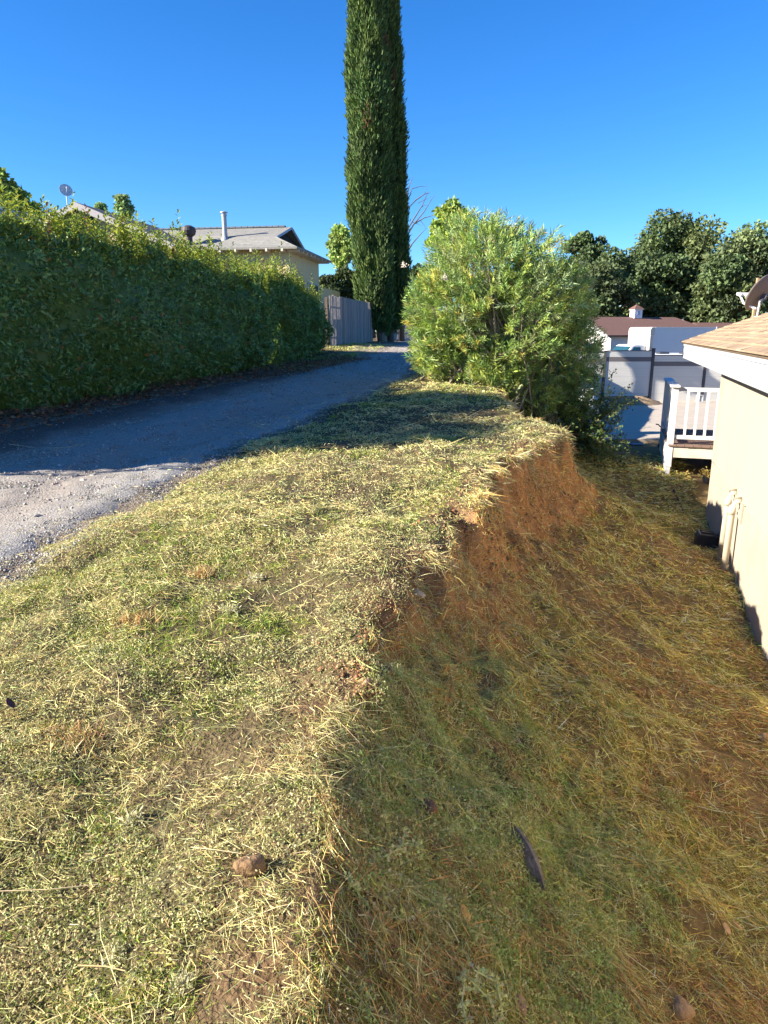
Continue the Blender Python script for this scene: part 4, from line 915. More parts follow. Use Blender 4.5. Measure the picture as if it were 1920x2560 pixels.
for (px_, py_, s_) in ((1603, 1003, .10), (1612, 1006, .08), (1594, 1000, .07)):
    pass
vx = fx(1693, 29.5); van = thing('cargo_trailer', 'white trailer with dark roof vents just showing over the grey fence', 'trailer', (vx, 30.3, -2.6))
M_vw = mat('white_trailer_skin', (.70, .72, .75), .35, .04, 3)
ztop = float(at(1690, 886, 29.0)[2]) + 2.6
b = MB(); b.box((0, 0, (ztop + .55) / 2), (2.4, 2.0, ztop - .55)); b.build('body', M_vw, van, .08, segs=3)
for dx in (-.62, .32):
    b = MB(); b.box((dx, -.6, ztop + .045), (.42, .42, .09)); b.build('roof_vent', mat('dark_vent', (.04, .045, .06), .5), van, .04)
for dx in (-.7, .7):
    for dy in (-.95, .95):
        b = MB(); b.tube([(dx, dy - .1, .34), (dx, dy + .1, .34)], .34, 18); b.build('wheel', M_blk, van, .03)

# white tank half hidden by the rose bush
tp = at(1468, 1030, 17.0); tz = -2.45
tk = thing('gas_tank', 'white upright gas tank half hidden behind the bushes', 'tank', (tp[0], 17.0, tz))
b = MB(); b.lathe([(.001, .06), (.2, .06), (.25, .10), (.25, .82), (.23, .92), (.15, 1.0), (.001, 1.03)], 24); b.build('vessel', mat('white_enamel', (.76, .78, .82), .35, .04, 4), tk, smooth=True)
b = MB(); b.lathe([(.14, .98), (.15, 1.16), (.13, 1.16), (.12, .99)], 20); b.build('collar', M_white, tk); b = MB(); b.lathe([(.2, -.1), (.2, .07), (.17, .07), (.17, -.1)], 20); b.build('foot_ring', M_white, tk)

# ------------------------------------------------------------------ box truck
TA = math.atan2(.26, .966)
trk_z = -2.72
truck = thing('box_truck', 'white box truck with a tall cargo body parked beyond the grey fence', 'truck', (16.0, 44.0, trk_z), TA)
M_tw = mat('truck_white', (.74, .73, .71), .4, .05, 2); M_ts = mat('truck_white_in_shade', (.62, .66, .70), .35, .04, 2); M_tb = mat('weathered_cream', (.60, .54, .46), .6, .15, 4)  # cargo side tinted bluer and darker to stand for its shade
HT_ = .31 - trk_z; L_ = 4.7; W_ = 2.25; B0 = .95
# local axes: +x rearwards, +y away from the viewer
b = MB(); b.box((L_ / 2 + .12, W_ / 2, (HT_ + B0) / 2), (L_ - .24, W_ - .02, HT_ - B0 - .03)); b.build('cargo_body', M_ts, truck)
b = MB(); b.box((.06, W_ / 2, (HT_ - .45 + B0) / 2), (.12, W_ - .1, HT_ - .45 - B0)); b.build('front_wall', M_tw, truck)
pr_ = [(.0, HT_ - .46), (.0, HT_ - .20), (.03, HT_ - .09), (.10, HT_ - .02), (.2, HT_), (.34, HT_), (.34, HT_ - .46)]
b = MB(); b.prism(pr_, 'y', .0, W_); b.build('cap_moulding', M_tb, truck, .02)
b = MB(); b.box((.13, .06, (HT_ - .46 + B0) / 2), (.27, .13, HT_ - .46 - B0)); b.build('corner_moulding', M_tb, truck, .045, segs=3); b = MB(); b.box((.13, W_ - .06, (HT_ - .46 + B0) / 2), (.27, .13, HT_ - .46 - B0)); b.build('corner_moulding', M_tb, truck, .045, segs=3)
b = MB(); b.box((L_ / 2 + .2, .004, HT_ - .03), (L_ - .3, .03, .06)); b.box((L_ - .03, -.02, (HT_ + B0) / 2), (.07, .06, HT_ - B0 + .06)); b.build('edge_rail', mat('aluminium', (.55, .58, .62), .35, .05, 5, metallic=.4), truck, .006)
for ky in (.72, .98, 1.24):
    b = MB(); b.prism([(ky, HT_ - .36), (ky + .13, HT_ - .36), (ky + .065, HT_ - .24)], 'x', -.02, .0); b.build('marker_lamp', mat('amber_lens', (.60, .22, .10), .4, 0), truck)
# cab: side outline, narrowed towards the roof
cab = [(-2.35, .55), (-2.42, .95), (-2.30, 1.12), (-1.55, 1.30), (-.98, 1.93), (-.80, 2.0), (-.12, 2.0), (-.08, 1.9), (-.08, .5)]
b = MB(); n_ = len(cab); vsn = []
for yy in (0.12, W_ - .12):
    for (x_, z_) in cab:
        inn = .16 * max(0, (z_ - 1.25) / .75); vsn.append((x_, yy + (inn if yy < 1 else -inn), z_))
b.add(vsn, [tuple(range(n_))[::-1], tuple(range(n_, 2 * n_))] + [(i, (i + 1) % n_, n_ + (i + 1) % n_, n_ + i) for i in range(n_)]); cabo = b.build('cab', M_tw, truck, .05, segs=3)
M_gl = mat('dark_glass', (.02, .07, .09), .08, .1, 2, spec=.8)
b = MB(); b.add([(-1.53, .20, 1.345), (-1.53, W_ - .20, 1.345), (-1.03, W_ - .32, 1.90), (-1.03, .32, 1.90), (-1.48, .20, 1.345), (-1.48, W_ - .2, 1.345), (-.98, W_ - .32, 1.90), (-.98, .32, 1.90)], [(0, 1, 2, 3), (4, 5, 6, 7), (0, 3, 7, 4), (1, 2, 6, 5), (3, 2, 6, 7), (0, 1, 5, 4)]); b.build('windscreen', M_gl, truck)
b = MB(); b.add([(-1.32, .125, 1.34), (-.42, .125, 1.34), (-.42, .225, 1.86), (-.88, .225, 1.86), (-1.32, .145, 1.34), (-.42, .145, 1.34), (-.42, .245, 1.86), (-.88, .245, 1.86)], [(0, 1, 2, 3), (4, 5, 6, 7), (0, 1, 5, 4), (2, 3, 7, 6), (1, 2, 6, 5), (3, 0, 4, 7)]); b.build('side_window', M_gl, truck)
b = MB(); b.box((1.2, W_ / 2, .72), (6.2, .9, .25)); b.build('chassis', M_blk, truck)
for (x_, y_) in ((-1.5, .12), (-1.5, W_ - .12), (3.4, .14), (3.4, W_ - .14)):
    b = MB(); b.tube([(x_, y_ - .12, .4), (x_, y_ + .12, .4)], .4, 20); w_ = b.build('wheel', M_blk, truck, .04); b = MB(); b.tube([(x_, y_ - .13, .4), (x_, y_ + .13, .4)], .2, 16); b.build('rim', M_met, w_)
b = MB(); b.box((-2.45, W_ / 2, .62), (.16, W_ - .2, .2)); b.build('bumper', M_met, truck, .03)
for y_ in (.35, W_ - .35): b = MB(); b.box((-2.40, y_, .98), (.06, .3, .16)); b.build('headlight', mat('lamp_glass', (.7, .7, .7), .15, 0), truck, .03)

# ------------------------------------------------------------------ outbuilding with cupola
ob = thing('outbuilding', 'low outbuilding with brown shingle roof behind the box truck', 'outbuilding', (15.6, 56.0, -2.7), TA); O = lambda x, y, z: (x, y, z)
M_br = stripes(mat('brown_shingle', (.155, .085, .07), .95, .25, 8, .3, 50), 'Z', .09, .2, .2, (.11, .06, .05), .5)
M_bw = stripes(mat('white_board', (.66, .65, .62), .8, .08, 3), 'Y', .34, .3, .08, (.2, .2, .2), .8)
rz_ = 3.85; ez = 2.5; hwid = 3.6; Lb = 9.5; hip = 1.6; Lr = 7.6
b = MB()
def slab(vs4, t=.1): b.add(vs4 + [(x, y, z - t) for x, y, z in vs4], [(0, 1, 2, 3)[:len(vs4)], tuple(range(len(vs4), 2 * len(vs4)))[::-1]] + [(i, (i + 1) % len(vs4), len(vs4) + (i + 1) % len(vs4), len(vs4) + i) for i in range(len(vs4))])
slab([(-.5, -hwid, ez), (Lb, -hwid, ez), (Lr, 0, rz_), (-.5, 0, rz_)]); slab([(-.5, hwid, ez), (-.5, 0, rz_), (Lr, 0, rz_), (Lb, hwid, ez)]); b.add([(Lb, -hwid, ez), (Lb, hwid, ez), (Lr, 0, rz_), (Lb, -hwid, ez - .1), (Lb, hwid, ez - .1), (Lr, 0, rz_ - .1)], [(0, 1, 2), (3, 5, 4)])
b.build('roof', M_br, ob)
b = MB(); b.prism([(-hwid + .4, -.1), (hwid - .4, -.1), (hwid - .4, ez - .02), (0, rz_ - .16), (-hwid + .4, ez - .02)], 'x', 0, Lb - 1.2); b.build('wall', M_bw, ob)
b = MB(); b.add([(-.52, -hwid, ez), (-.52, 0, rz_), (-.52, hwid, ez), (-.52, hwid, ez - .16), (-.52, 0, rz_ - .16), (-.52, -hwid, ez - .16)] + [(-.56, -hwid, ez), (-.56, 0, rz_), (-.56, hwid, ez), (-.56, hwid, ez - .16), (-.56, 0, rz_ - .16), (-.56, -hwid, ez - .16)], [(0, 1, 4, 5), (1, 2, 3, 4), (6, 7, 10, 11), (7, 8, 9, 10), (0, 6, 7, 1), (1, 7, 8, 2), (5, 4, 10, 11), (4, 3, 9, 10)]); b.build('barge_board', mat('grey_barge', (.25, .25, .25), .7), ob)
cxu = 4.05
b = MB(); b.box((cxu, 0, rz_ + .22), (.66, .66, .62)); b.box((cxu, 0, rz_ + .55), (.76, .76, .06)); cup = b.build('cupola', mat('cupola_white', (.76, .75, .76), .6, .04, 4), ob)
b = MB(); b.add([(cxu - .44, -.44, rz_ + .585), (cxu + .44, -.44, rz_ + .585), (cxu + .44, .44, rz_ + .585), (cxu - .44, .44, rz_ + .585), (cxu, 0, rz_ + .95)], [(0, 1, 4), (1, 2, 4), (2, 3, 4), (3, 0, 4), (0, 3, 2, 1)]); b.build('cap', M_br, cup)
M_lou = mat('blue_grey_louvre', (.40, .46, .55), .6)
for c_l, s_l in (((cxu, -.335, rz_ + .30), (.26, .02, .30)), ((cxu - .335, 0, rz_ + .30), (.02, .26, .30))): b = MB(); b.box(c_l, s_l); b.build('louvre', M_lou, cup)
ob2 = thing('outbuilding', 'sliver of reddish roof to the right of the box truck', 'outbuilding', (26.5, 58.5, -2.7), TA)
b = MB(); b.prism([(-2.6, 2.55), (0, 3.45), (2.6, 2.55), (2.6, 2.45), (0, 3.35), (-2.6, 2.45)], 'x', -2.2, 7); b.build('roof', M_br, ob2); b = MB(); b.box((2.5, 0, 1.2), (8, 4.6, 2.5)); b.build('wall', M_bw, ob2)

# ------------------------------------------------------------------ yellow house behind the hedge
YA = R(9.0); YN = np.array([math.cos(YA), -math.sin(YA), 0]); YD = np.array([math.sin(YA), math.cos(YA), 0])
yc = at(721, 640, 26.0); YO = np.array([yc[0], yc[1], -.75])        # foot of the near right corner
yh = thing('yellow_house', 'pale yellow house with grey shingle roof and open eaves behind the hedge', 'house', tuple(YO), -YA)
def yl(p): d = np.array(p) - YO; return np.array([d @ YN, d @ YD, d[2]])
M_yel = stripes(mat('yellow_siding', (.62, .50, .28), .8, .08, 3, .1, 20, stretch=(1, 1, .3)), 'X', .30, .4, .05, (.45, .35, .19), .6)
M_yel2 = stripes(mat('yellow_siding_end', (.60, .47, .26), .8, .08, 3, .1, 20, stretch=(1, 1, .3)), 'Y', .60, .4, .03, (.45, .35, .19), .6)
M_gr = stripes(mat('grey_shingle', (.25, .24, .21), .95, .3, 7, .5, 60, stretch=(1, 1, 2)), 'Z', .07, .35, .22, (.17, .16, .16), .6, jitter=.012)
M_trim = mat('cream_trim', (.60, .54, .45), .7, .1, 5); M_drk = mat('dark_void', (.03, .028, .03), .9, 0)
ez = 2.87 + .75 - .02; D_ = 4.3; over = .42; rise = .95
WL = -11.5
# walls
b = MB(); b.box((WL / 2, .04, ez / 2 - .1), (-WL, .08, ez + .05)); b.build('front_wall', M_yel, yh)
b = MB(); b.box((-.04, D_ / 2 + .04, ez / 2 - .1), (.08, D_ - .09, ez + .05)); b.box((-.04, D_ + 2.0, ez / 2 - .6), (.08, 3.8, ez - .9)); b.build('end_wall', M_yel2, yh)
b = MB(); b.box((.012, .05, ez / 2), (.02, .10, ez - .05)); b.build('corner_board', mat('pale_corner_board', (.70, .60, .38), .7), yh)
b = MB(); b.box((.03, 1.05, ez - 1.30), (.05, 1.5, .62)); w_ = b.build('window', mat('window_brown_frame', (.24, .17, .11), .6), yh); b = MB(); b.box((.058, 1.05, ez - 1.30), (.02, 1.36, .5)); b.build('pane', M_gl, w_)
b = MB(); b.box((.03, 3.2, ez - 1.30), (.05, 1.5, .62)); w_ = b.build('window', M_white, yh); b = MB(); b.box((.058, 2.87, ez - 1.30), (.02, .62, .5)); b.box((.058, 3.55, ez - 1.30), (.02, .62, .5)); b.build('pane', M_gl, w_)
# main roof: front slope, dutch gable at the right end
rx = -1.02; rzz = ez + rise
b = MB()
def sl(vs4, t=.07):
    n = len(vs4); b.add([tuple(p) for p in vs4] + [(x, y, z - t) for x, y, z in vs4], [tuple(range(n)), tuple(range(n, 2 * n))[::-1]] + [(i, (i + 1) % n, n + (i + 1) % n, n + i) for i in range(n)])
yr = D_ / 2
xg = over - .98
hz_ = lambda x_: ez + (over - x_) * .40
gl = [(WL, -over, ez - .03), (over, -over, ez - .03), (xg + .05, .38, hz_(xg)), (rx + .55, yr, rzz), (WL, yr, rzz)]
sl(gl)
sl([(WL, D_ + over, ez - .03), (WL, yr, rzz), (rx + .55, yr, rzz), (xg + .05, D_ - .38, hz_(xg)), (over, D_ + over, ez - .03)])
sl([(over + .01, -over, ez - .03), (over + .01, D_ + over, ez - .03), (xg, D_ - .35, hz_(xg)), (xg, .35, hz_(xg))])
b.build('roof', M_gr, yh)
b = MB(); k = WL
while k < rx + .3: b.box((k + .12, yr, rzz + .028), (.22, .2, .05)); k += .24
b.build('ridge_cap', mat('slate_ridge', (.15, .18, .22), .8, .2, 9), yh)
gx = xg - .05; b = MB(); b.add([(gx - .02, .45, hz_(xg) - .02), (gx - .02, D_ - .45, hz_(xg) - .02), (rx + .2, yr, rzz - .1)], [(0, 1, 2)]); b.prism([(.5, hz_(xg) - .02), (D_ - .5, hz_(xg) - .02), (yr, rzz - .12)], 'x', rx - .2, rx - .1); b.build('gable_vent', M_drk, yh)
b = MB(); b.tube([(xg + .06, .34, hz_(xg) - .03), (rx + .56, yr, rzz - .05)], .05, 4); b.tube([(xg + .06, D_ - .34, hz_(xg) - .03), (rx + .56, yr, rzz - .05)], .05, 4); b.build('barge_board', mat('slate_barge', (.42, .46, .50), .7), yh)
k = WL + .3
while k < over - .2: b = MB(); b.box((k, -over / 2, ez - .12), (.07, over + .02, .10)); b.build('rafter_tail', M_trim, yh); k += .555
k = -.1
while k < D_ + over: b = MB(); b.box((over / 2, k, ez - .12), (over + .02, .07, .10)); b.build('rafter_tail', M_trim, yh); k += .55
b = MB(); b.box(((WL + over) / 2, -over / 2 + .02, ez - .065), (over - WL - .06, over - .05, .02)); b.box((over / 2 - .02, D_ / 2, ez - .067), (over - .1, D_ + .6, .018)); b.build('eave_boards', mat('eave_yellow', (.60, .42, .20), .8), yh)
# front gable wing on the left
ga = yl(at(186, 504, 24.2)); gxx, gyy, gzz = ga
def gp_(w, dy, dz=0): return (gxx + w, gyy + dy, gzz - abs(w) * .40 + dz)
b = MB(); sl([gp_(0, 0), gp_(3.3, 0), gp_(3.3, 9), gp_(0, 9)], .08); sl([gp_(0, 0), gp_(0, 9), gp_(-3.3, 9), gp_(-3.3, 0)], .08); b.build('wing_roof', mat('dark_shingle', (.12, .12, .135), .95, .3, 7, .5, 50), yh)
b = MB()
for s_ in (1, -1):
    p0, p1 = gp_(0, -.02, -.005), gp_(3.3 * s_, -.02, -.005); b.add([p0, p1, (p1[0], p1[1], p1[2] - .2), (p0[0], p0[1], p0[2] - .22), (p0[0], p0[1] + .05, p0[2]), (p1[0], p1[1] + .05, p1[2]), (p1[0], p1[1] + .05, p1[2] - .2), (p0[0], p0[1] + .05, p0[2] - .22)], [(0, 1, 2, 3), (4, 7, 6, 5), (0, 4, 5, 1), (3, 2, 6, 7), (1, 5, 6, 2), (0, 3, 7, 4)])
b.build('wing_barge_board', mat('mauve_white_paint', (.36, .33, .32), .7, .1, 6), yh)
b = MB(); b.prism([(gxx - 2.9, -.2), (gxx + 2.9, -.2), (gxx + 2.9, gzz - 1.26), (gxx, gzz - .10), (gxx - 2.9, gzz - 1.26)], 'y', gyy + .45, gyy + .55); b.build('wing_wall', mat('gable_wall_in_shade', (.46, .36, .22), .85, .08, 4), yh)  # yellow siding darkened in colour to stand for the gable's shade
b = MB(); [b.box((gxx + .14, gyy + .44, gzz - .42 - k * .075), (.50, .03, .035)) for k in range(5)]; b.box((gxx + .14, gyy + .447, gzz - .57), (.52, .01, .42)); b.build('louvre_vent', mat('dark_louvre', (.05, .035, .03), .8), yh)
# roof fittings
pp = yl(at(563, 598, 26.9)); zz_ = ez - .03 + (pp[1] + over) * (rise + .03) / (yr + over)
M_pipe = mat('weathered_flue', (.34, .36, .40), .55, .2, 9, metallic=.3)
b = MB(); b.lathe([(.16, 0), (.15, .06), (.10, .16), (.095, .2)], 18, (pp[0], pp[1], zz_ - .04)); b.lathe([(.085, .1), (.085, .80), (.10, .80), (.10, .87), (.06, .87), (.06, .93)], 18, (pp[0], pp[1], zz_)); b.lathe([(.001, .98), (.13, .94), (.135, .91), (.001, .915)], 18, (pp[0], pp[1], zz_)); b.build('flue_pipe', M_pipe, yh, smooth=False)
pv = yl(at(472, 585, 26.6)); b = MB(); b.lathe([(.12, -.3), (.12, .02), (.22, .10), (.26, .22), (.22, .34), (.10, .40), (.001, .41)], 18, (pv[0], pv[1], pv[2] - .12)); b.build('turbine_vent', mat('dark_turbine', (.07, .055, .055), .6, .2, 14), yh)
# small dish on the gable roof
sp = at(164, 477, 24.6); rp = yl(sp); zroof = gzz - abs(rp[0] - gxx) * .40 + YO[2]
ds = thing('satellite_dish', 'small pale round satellite dish on the left slope of the dark gable roof', 'satellite dish', (sp[0], sp[1], zroof)); hh = sp[2] - zroof
n2 = Vector((.55, -.75, .35)).normalized(); q2 = n2.to_track_quat('Z', 'Y').to_matrix()
b = MB(); b.lathe([(r * .2, .05 * r * r) for r in (.001, .3, .6, .8, 1)] + [(.2, .045)] + [(r * .195, .05 * r * r - .012) for r in (.8, .4, .001)], 28, (0, 0, hh), q2); b.build('reflector', mat('pale_dish', (.52, .53, .56), .6, .08, 5), ds, smooth=True)
b = MB(); b.tube([(0, .03, 0), (0, .03, hh)], .018, 8); b.build('mast', M_met, ds); b = MB(); b.tube([(0, -.02, hh - .17), tuple(Vector((0, 0, hh)) + n2 * .2)], .008, 6); b.tube([tuple(Vector((0, 0, hh)) + n2 * .18), tuple(Vector((0, 0, hh)) + n2 * .24)], .022, 8); b.build('feed_arm', M_lnb, ds)
# neighbour's roof at the far left edge
nb = at(-20, 520, 21); hn = thing('neighbour_house', 'corner of a blue-grey roof behind the hedge at the left edge of the view', 'house', (nb[0] - 1.2, nb[1] + 2.5, -1.1), R(-9))
b = MB(); zr = float(at(0, 472, 21)[2]) + 1.1; b.prism([(-3, zr - .9), (0, zr), (3, zr - 1.35), (3, zr - 1.43), (0, zr - .08), (-3, zr - .98)], 'y', -2.5, 3.5); b.build('roof', mat('blue_grey_roof', (.30, .34, .42), .7, .15, 5), hn); b = MB(); b.prism([(-2.6, -.1), (2.6, -.1), (2.6, zr - 1.3), (0, zr - .1), (-2.6, zr - .9)], 'y', -2, 3); b.build('wall', M_yel, hn)

# ------------------------------------------------------------------ board fences past the hedge
def board_fence(name, label, a, bb, za, zb2, ha, hb, m, tilt=.02, w=.085, lean=0):
    a = np.array(a, float); bb = np.array(bb, float); L = np.hypot(*(bb - a)); ang = math.atan2(bb[1] - a[1], bb[0] - a[0])
    root = thing(name, label, 'fence', (a[0], a[1], za), ang, 'board fences along the lane')
    mb = MB(); x = 0
    while x < L:
        f = x / L; z0 = (zb2 - za) * f; h = ha + (hb - ha) * f + random.uniform(-.03, .03); ww = w * random.uniform(.8, 1.1)
        g = random.uniform(.75, 1.2); c = np.array([.30, .265, .255]) * g if random.random() > .2 else np.array([.36, .29, .22]) * g
        tl = Matrix.Rotation(random.gauss(0, tilt), 3, 'Y'); mb.box((x + ww / 2, random.uniform(-.006, .006), z0 + h / 2 - .03), (ww - .012, .02, h), 0, tl, c); x += w
    mb.build('boards', m, root)
    for hz2 in (.35, ha * .78):
        r_ = MB(); r_.tube([(0, .045, hz2), (L, .045, zb2 - za + hz2 * hb / ha)], .035, 4); r_.build('rail', M_bark, root)
    for k in range(int(L / 2.4) + 1):
        p_ = MB(); f = min(1, k * 2.4 / L); p_.box((k * 2.4, .11, (zb2 - za) * f + ha / 2 - .15), (.09, .09, ha + .1)); p_.build('post', M_bark, root)
    return root
M_fb = mat('grey_weathered_board', (.3, .27, .26), .9, .3, 5, .4, 30, attr=True, stretch=(6, 6, .5))
fa = at(826, 873, 24.6); fb_ = at(931, 861, 33.2)
board_fence('board_fence', 'leaning fence of narrow grey weathered boards between hedge and cypress', fa[:2], fb_[:2], float(gxy(*fa[:2])) - .03, float(gxy(*fb_[:2])) - .03, 1.74, 1.78, M_fb)
fc = at(948, 857, 35.8); fd = at(1040, 842, 50.0)
board_fence('board_fence', 'far pale blue-grey board fence receding beyond the cypress trunks', fc[:2], fd[:2], float(gxy(*fc[:2])) - .03, float(gxy(*fd[:2])) - .03, 1.3, 1.3, M_fb, w=.14)

# ------------------------------------------------------------------ small things on the ground
def ico(name, label, cat, px, py, size, col, m=None, sink=.36, rz=0, jit=.22, group=None, seed=1):
    p = hit(px, py); bm = bmesh.new(); bmesh.ops.create_icosphere(bm, subdivisions=3, radius=1.0); r_ = np.random.default_rng(seed)
    V_ = np.array([v.co[:] for v in bm.verts]); cut = unit(r_.normal(size=(9, 3))); dcut = r_.uniform(.55, .9, 9); proj = V_ @ cut.T; sc_ = np.min(np.where(proj > .05, dcut / np.maximum(proj, .05), 9), 1); nn = np.minimum(sc_, 1.0) - 1 + (vn3(V_ * 1.4 + seed * 3.1) - .5) * jit * 1.6 + (vn3(V_ * 5 + seed) - .5) * jit * .5
    for v, k in zip(bm.verts, nn):
        v.co *= 1 + k; v.co.x *= size[0]; v.co.y *= size[1]; v.co.z *= size[2]
    me = bpy.data.meshes.new(name); bm.to_mesh(me); bm.free(); me.materials.append(m or mat(name, col, .95, .3, 30, .6, 60)); o = bpy.data.objects.new(name, me); COL.objects.link(o)
    for poly in me.polygons: poly.use_smooth = True
    o.location = (p[0], p[1], p[2] + size[2] * (1 - sink * 2) + .004); o.rotation_euler = (0, R(8), rz); tag(o, label, cat, group); return o
ico('rock', 'brown split rock lying in the weeds on top of the bank, left of centre', 'rock', 630, 2178, (.055, .034, .032), (.25, .15, .075), rz=.6, seed=3)
ico('clod', 'crumbly red-brown clod of earth on the shaded slope', 'clod', 1062, 2022, (.05, .055, .03), (.22, .11, .065), rz=1.2, seed=4, jit=.35)
ico('clod', 'small dark red clod just above the crumbly one', 'clod', 1072, 1960, (.03, .028, .02), (.20, .10, .06), seed=5, jit=.35)
ico('rock', 'smooth reddish stone low on the slope near the bottom edge', 'rock', 1312, 2428, (.022, .032, .018), (.36, .16, .08), rz=.5, seed=6)
ico('rock', 'pale layered rock cut by the bottom edge of the view', 'rock', 1700, 2545, (.055, .06, .05), (.40, .26, .14), seed=7, jit=.3)
ico('rock', 'light brown rock at the right edge of the yard', 'rock', 1912, 1850, (.07, .06, .04), (.46, .30, .15), seed=8)
ico('rock', 'pinkish stone at the very bottom near the tall weed', 'rock', 1288, 2520, (.035, .04, .03), (.42, .25, .17), seed=9)
ico('clod', 'pale woolly clod stuck on the broken edge of the bank', 'clod', 1042, 1490, (.05, .04, .03), (.42, .36, .27), seed=10, jit=.4)
# weathered plank
p0, p1 = hit(1278, 2078), hit(1350, 2238); c_ = (p0 + p1) / 2; dd = p1 - p0; Lp = np.linalg.norm(dd); dx_ = dd / Lp
b = MB(); ks = np.linspace(0, 1, 12); nrm_ = np.array([.35, -.2, .9]); nrm_ = nrm_ - dx_ * (nrm_ @ dx_); nrm_ /= np.linalg.norm(nrm_); sd_ = np.cross(dx_, nrm_); vs3 = []
for k in ks:
    w_ = .026 * math.sin(math.pi * (.08 + .84 * k)) ** .6 + random.uniform(-.002, .002); t_ = .018; cc = p0 - c_ + dd * k + nrm_ * (.012 + .025 * math.sin(math.pi * k))
    vs3 += [cc - sd_ * w_ - nrm_ * t_, cc - sd_ * w_ * .8 + nrm_ * t_ * .8, cc + sd_ * w_ * .2 + nrm_ * t_ * 1.2, cc + sd_ * w_ - nrm_ * t_]
b.add(vs3, [(i * 4 + j, i * 4 + (j + 1) % 4, i * 4 + 4 + (j + 1) % 4, i * 4 + 4 + j) for i in range(11) for j in range(4)] + [(0, 1, 2, 3), (44, 47, 46, 45)])
o = b.build('weathered_wood', mat('grey_driftwood', (.20, .17, .145), .9, .5, 18, .8, 60, stretch=(1, 1, 1)), None); o.location = c_ + np.array([0, 0, .012]); tag(o, 'dark grey weathered length of wood lying down the slope', 'wood')
# fallen leaves one can pick out
def leaf_obj(label, px, py, L, W, col, ang, z=.05):
    p = hit(px, py); b = MB(); ks = np.linspace(0, 1, 9); vs4 = []
    for k in ks:
        w_ = W * math.sin(math.pi * min(.98, .06 + .9 * k)) ** .8; zz = .3 * L * (k - .5) ** 2; vs4 += [(-w_, L * (k - .5), zz + w_ * .35), (0, L * (k - .5), zz), (w_, L * (k - .5), zz + w_ * .25)]
    fs4 = [(i * 3 + j, i * 3 + j + 1, i * 3 + j + 4, i * 3 + j + 3) for i in range(8) for j in range(2)]
    b.add(vs4, fs4); o = b.build('fallen_leaf', mat('dry_leaf', col, .6, .25, 40), None, smooth=True); o.location = p + np.array([0, 0, z]); o.rotation_euler = (R(28), R(15), ang); tag(o, label, 'leaf', 'single fallen leaves'); s_ = o.modifiers.new('thickness', 'SOLIDIFY'); s_.thickness = .001
leaf_obj('yellow dead leaf low on the shaded slope', 1160, 2316, .06, .018, (.52, .30, .08), .5)
leaf_obj('dark reddish dead leaf at the left edge of the bank', 30, 1795, .055, .016, (.10, .045, .035), 1.0, .06)
leaf_obj('curled orange-brown leaf among green grass near bottom right, upper one', 1800, 2306, .045, .016, (.50, .30, .14), 2.0)
leaf_obj('curled orange-brown leaf among green grass near bottom right, lower left one', 1812, 2345, .05, .018, (.50, .31, .16), .3)
leaf_obj('curled orange-brown leaf among green grass near bottom right, lower right one', 1840, 2338, .045, .016, (.52, .32, .16), 1.2)
# pale woolly seed tufts
M_wool = mat('pale_wool', (.62, .58, .44), .9, 0, attr=True, spec=.05, transl=.45)
for i, (px_, py_, r_, lb) in enumerate(((455, 2468, .03, 'white feathery seed tuft nearest the bottom edge, left half'), (245, 1635, .05, 'large pale woolly tuft left of the bank top'), (330, 2055, .04, 'pale woolly tuft halfway down the left part of the bank'), (640, 1452, .05, 'pale tuft near the gravel end of the grass, right of the upper patch'), (1128, 1420, .04, 'grey woolly tuft on the upper cut face'), (1180, 1490, .035, 'small grey woolly tuft lower on the cut face'), (290, 2390, .03, 'pale fluffy stalk head at bottom left'), (575, 1530, .055, 'broad pale tuft left of the red broken edge'), (1290, 2505, .03, 'pale blue-grey tuft beside the pinkish stone'))):
    p = hit(px_, py_); r_ *= .72; k = 150; P = rng.normal(size=(k, 3)) * [r_, r_, r_ * .45] * .62 + [0, 0, r_ * .35]; V, T = leaves(P, unit(rng.normal(size=(k, 3)) + [0, 0, .4]), unit(rng.normal(size=(k, 3))), rng.uniform(.012, .03, k) * (.7 + np.linalg.norm(p) * .09), rng.uniform(.004, .008, k) * (.7 + np.linalg.norm(p) * .12))
    o = np_mesh('seed_tuft', V, T, rep(pick([(.52, .50, .30), (.60, .57, .38), (.42, .44, .24)], [2, 2, 1], k, .1), 4), M_wool); o.location = p; tag(o, lb, 'seed tuft', 'pale woolly seed tufts')
# tan grass tussocks
for i, (px_, py_, r_, lb) in enumerate(((345, 1556, .06, 'upright tan grass tussock on the left of the bank'), (195, 1855, .09, 'flat orange-tan patch of dead grass lower left'), (505, 1438, .05, 'tiny tan tussock near the gravel'))):
    p = hit(px_, py_); r_ *= .8; k = 260; P = np.stack([rng.normal(0, r_, k), rng.normal(0, r_ * .6, k), np.zeros(k)], -1); P[:, 2] = gxy(P[:, 0] + p[0], P[:, 1] + p[1]) - p[2]
    V, T = ribbons(P, unit(rng.normal(size=(k, 3)) * [.5, .5, .2] + [.2, 0, .8]), rng.uniform(.03, .075, k), rng.uniform(.003, .005, k), rng.normal(size=(k, 3)) * .012); o = np_mesh('grass_tussock', V, T, rep(pick([(.56, .37, .16), (.62, .45, .22)], [1, 1], k), 5), M_straw); o.location = p; tag(o, lb, 'grass tussock')
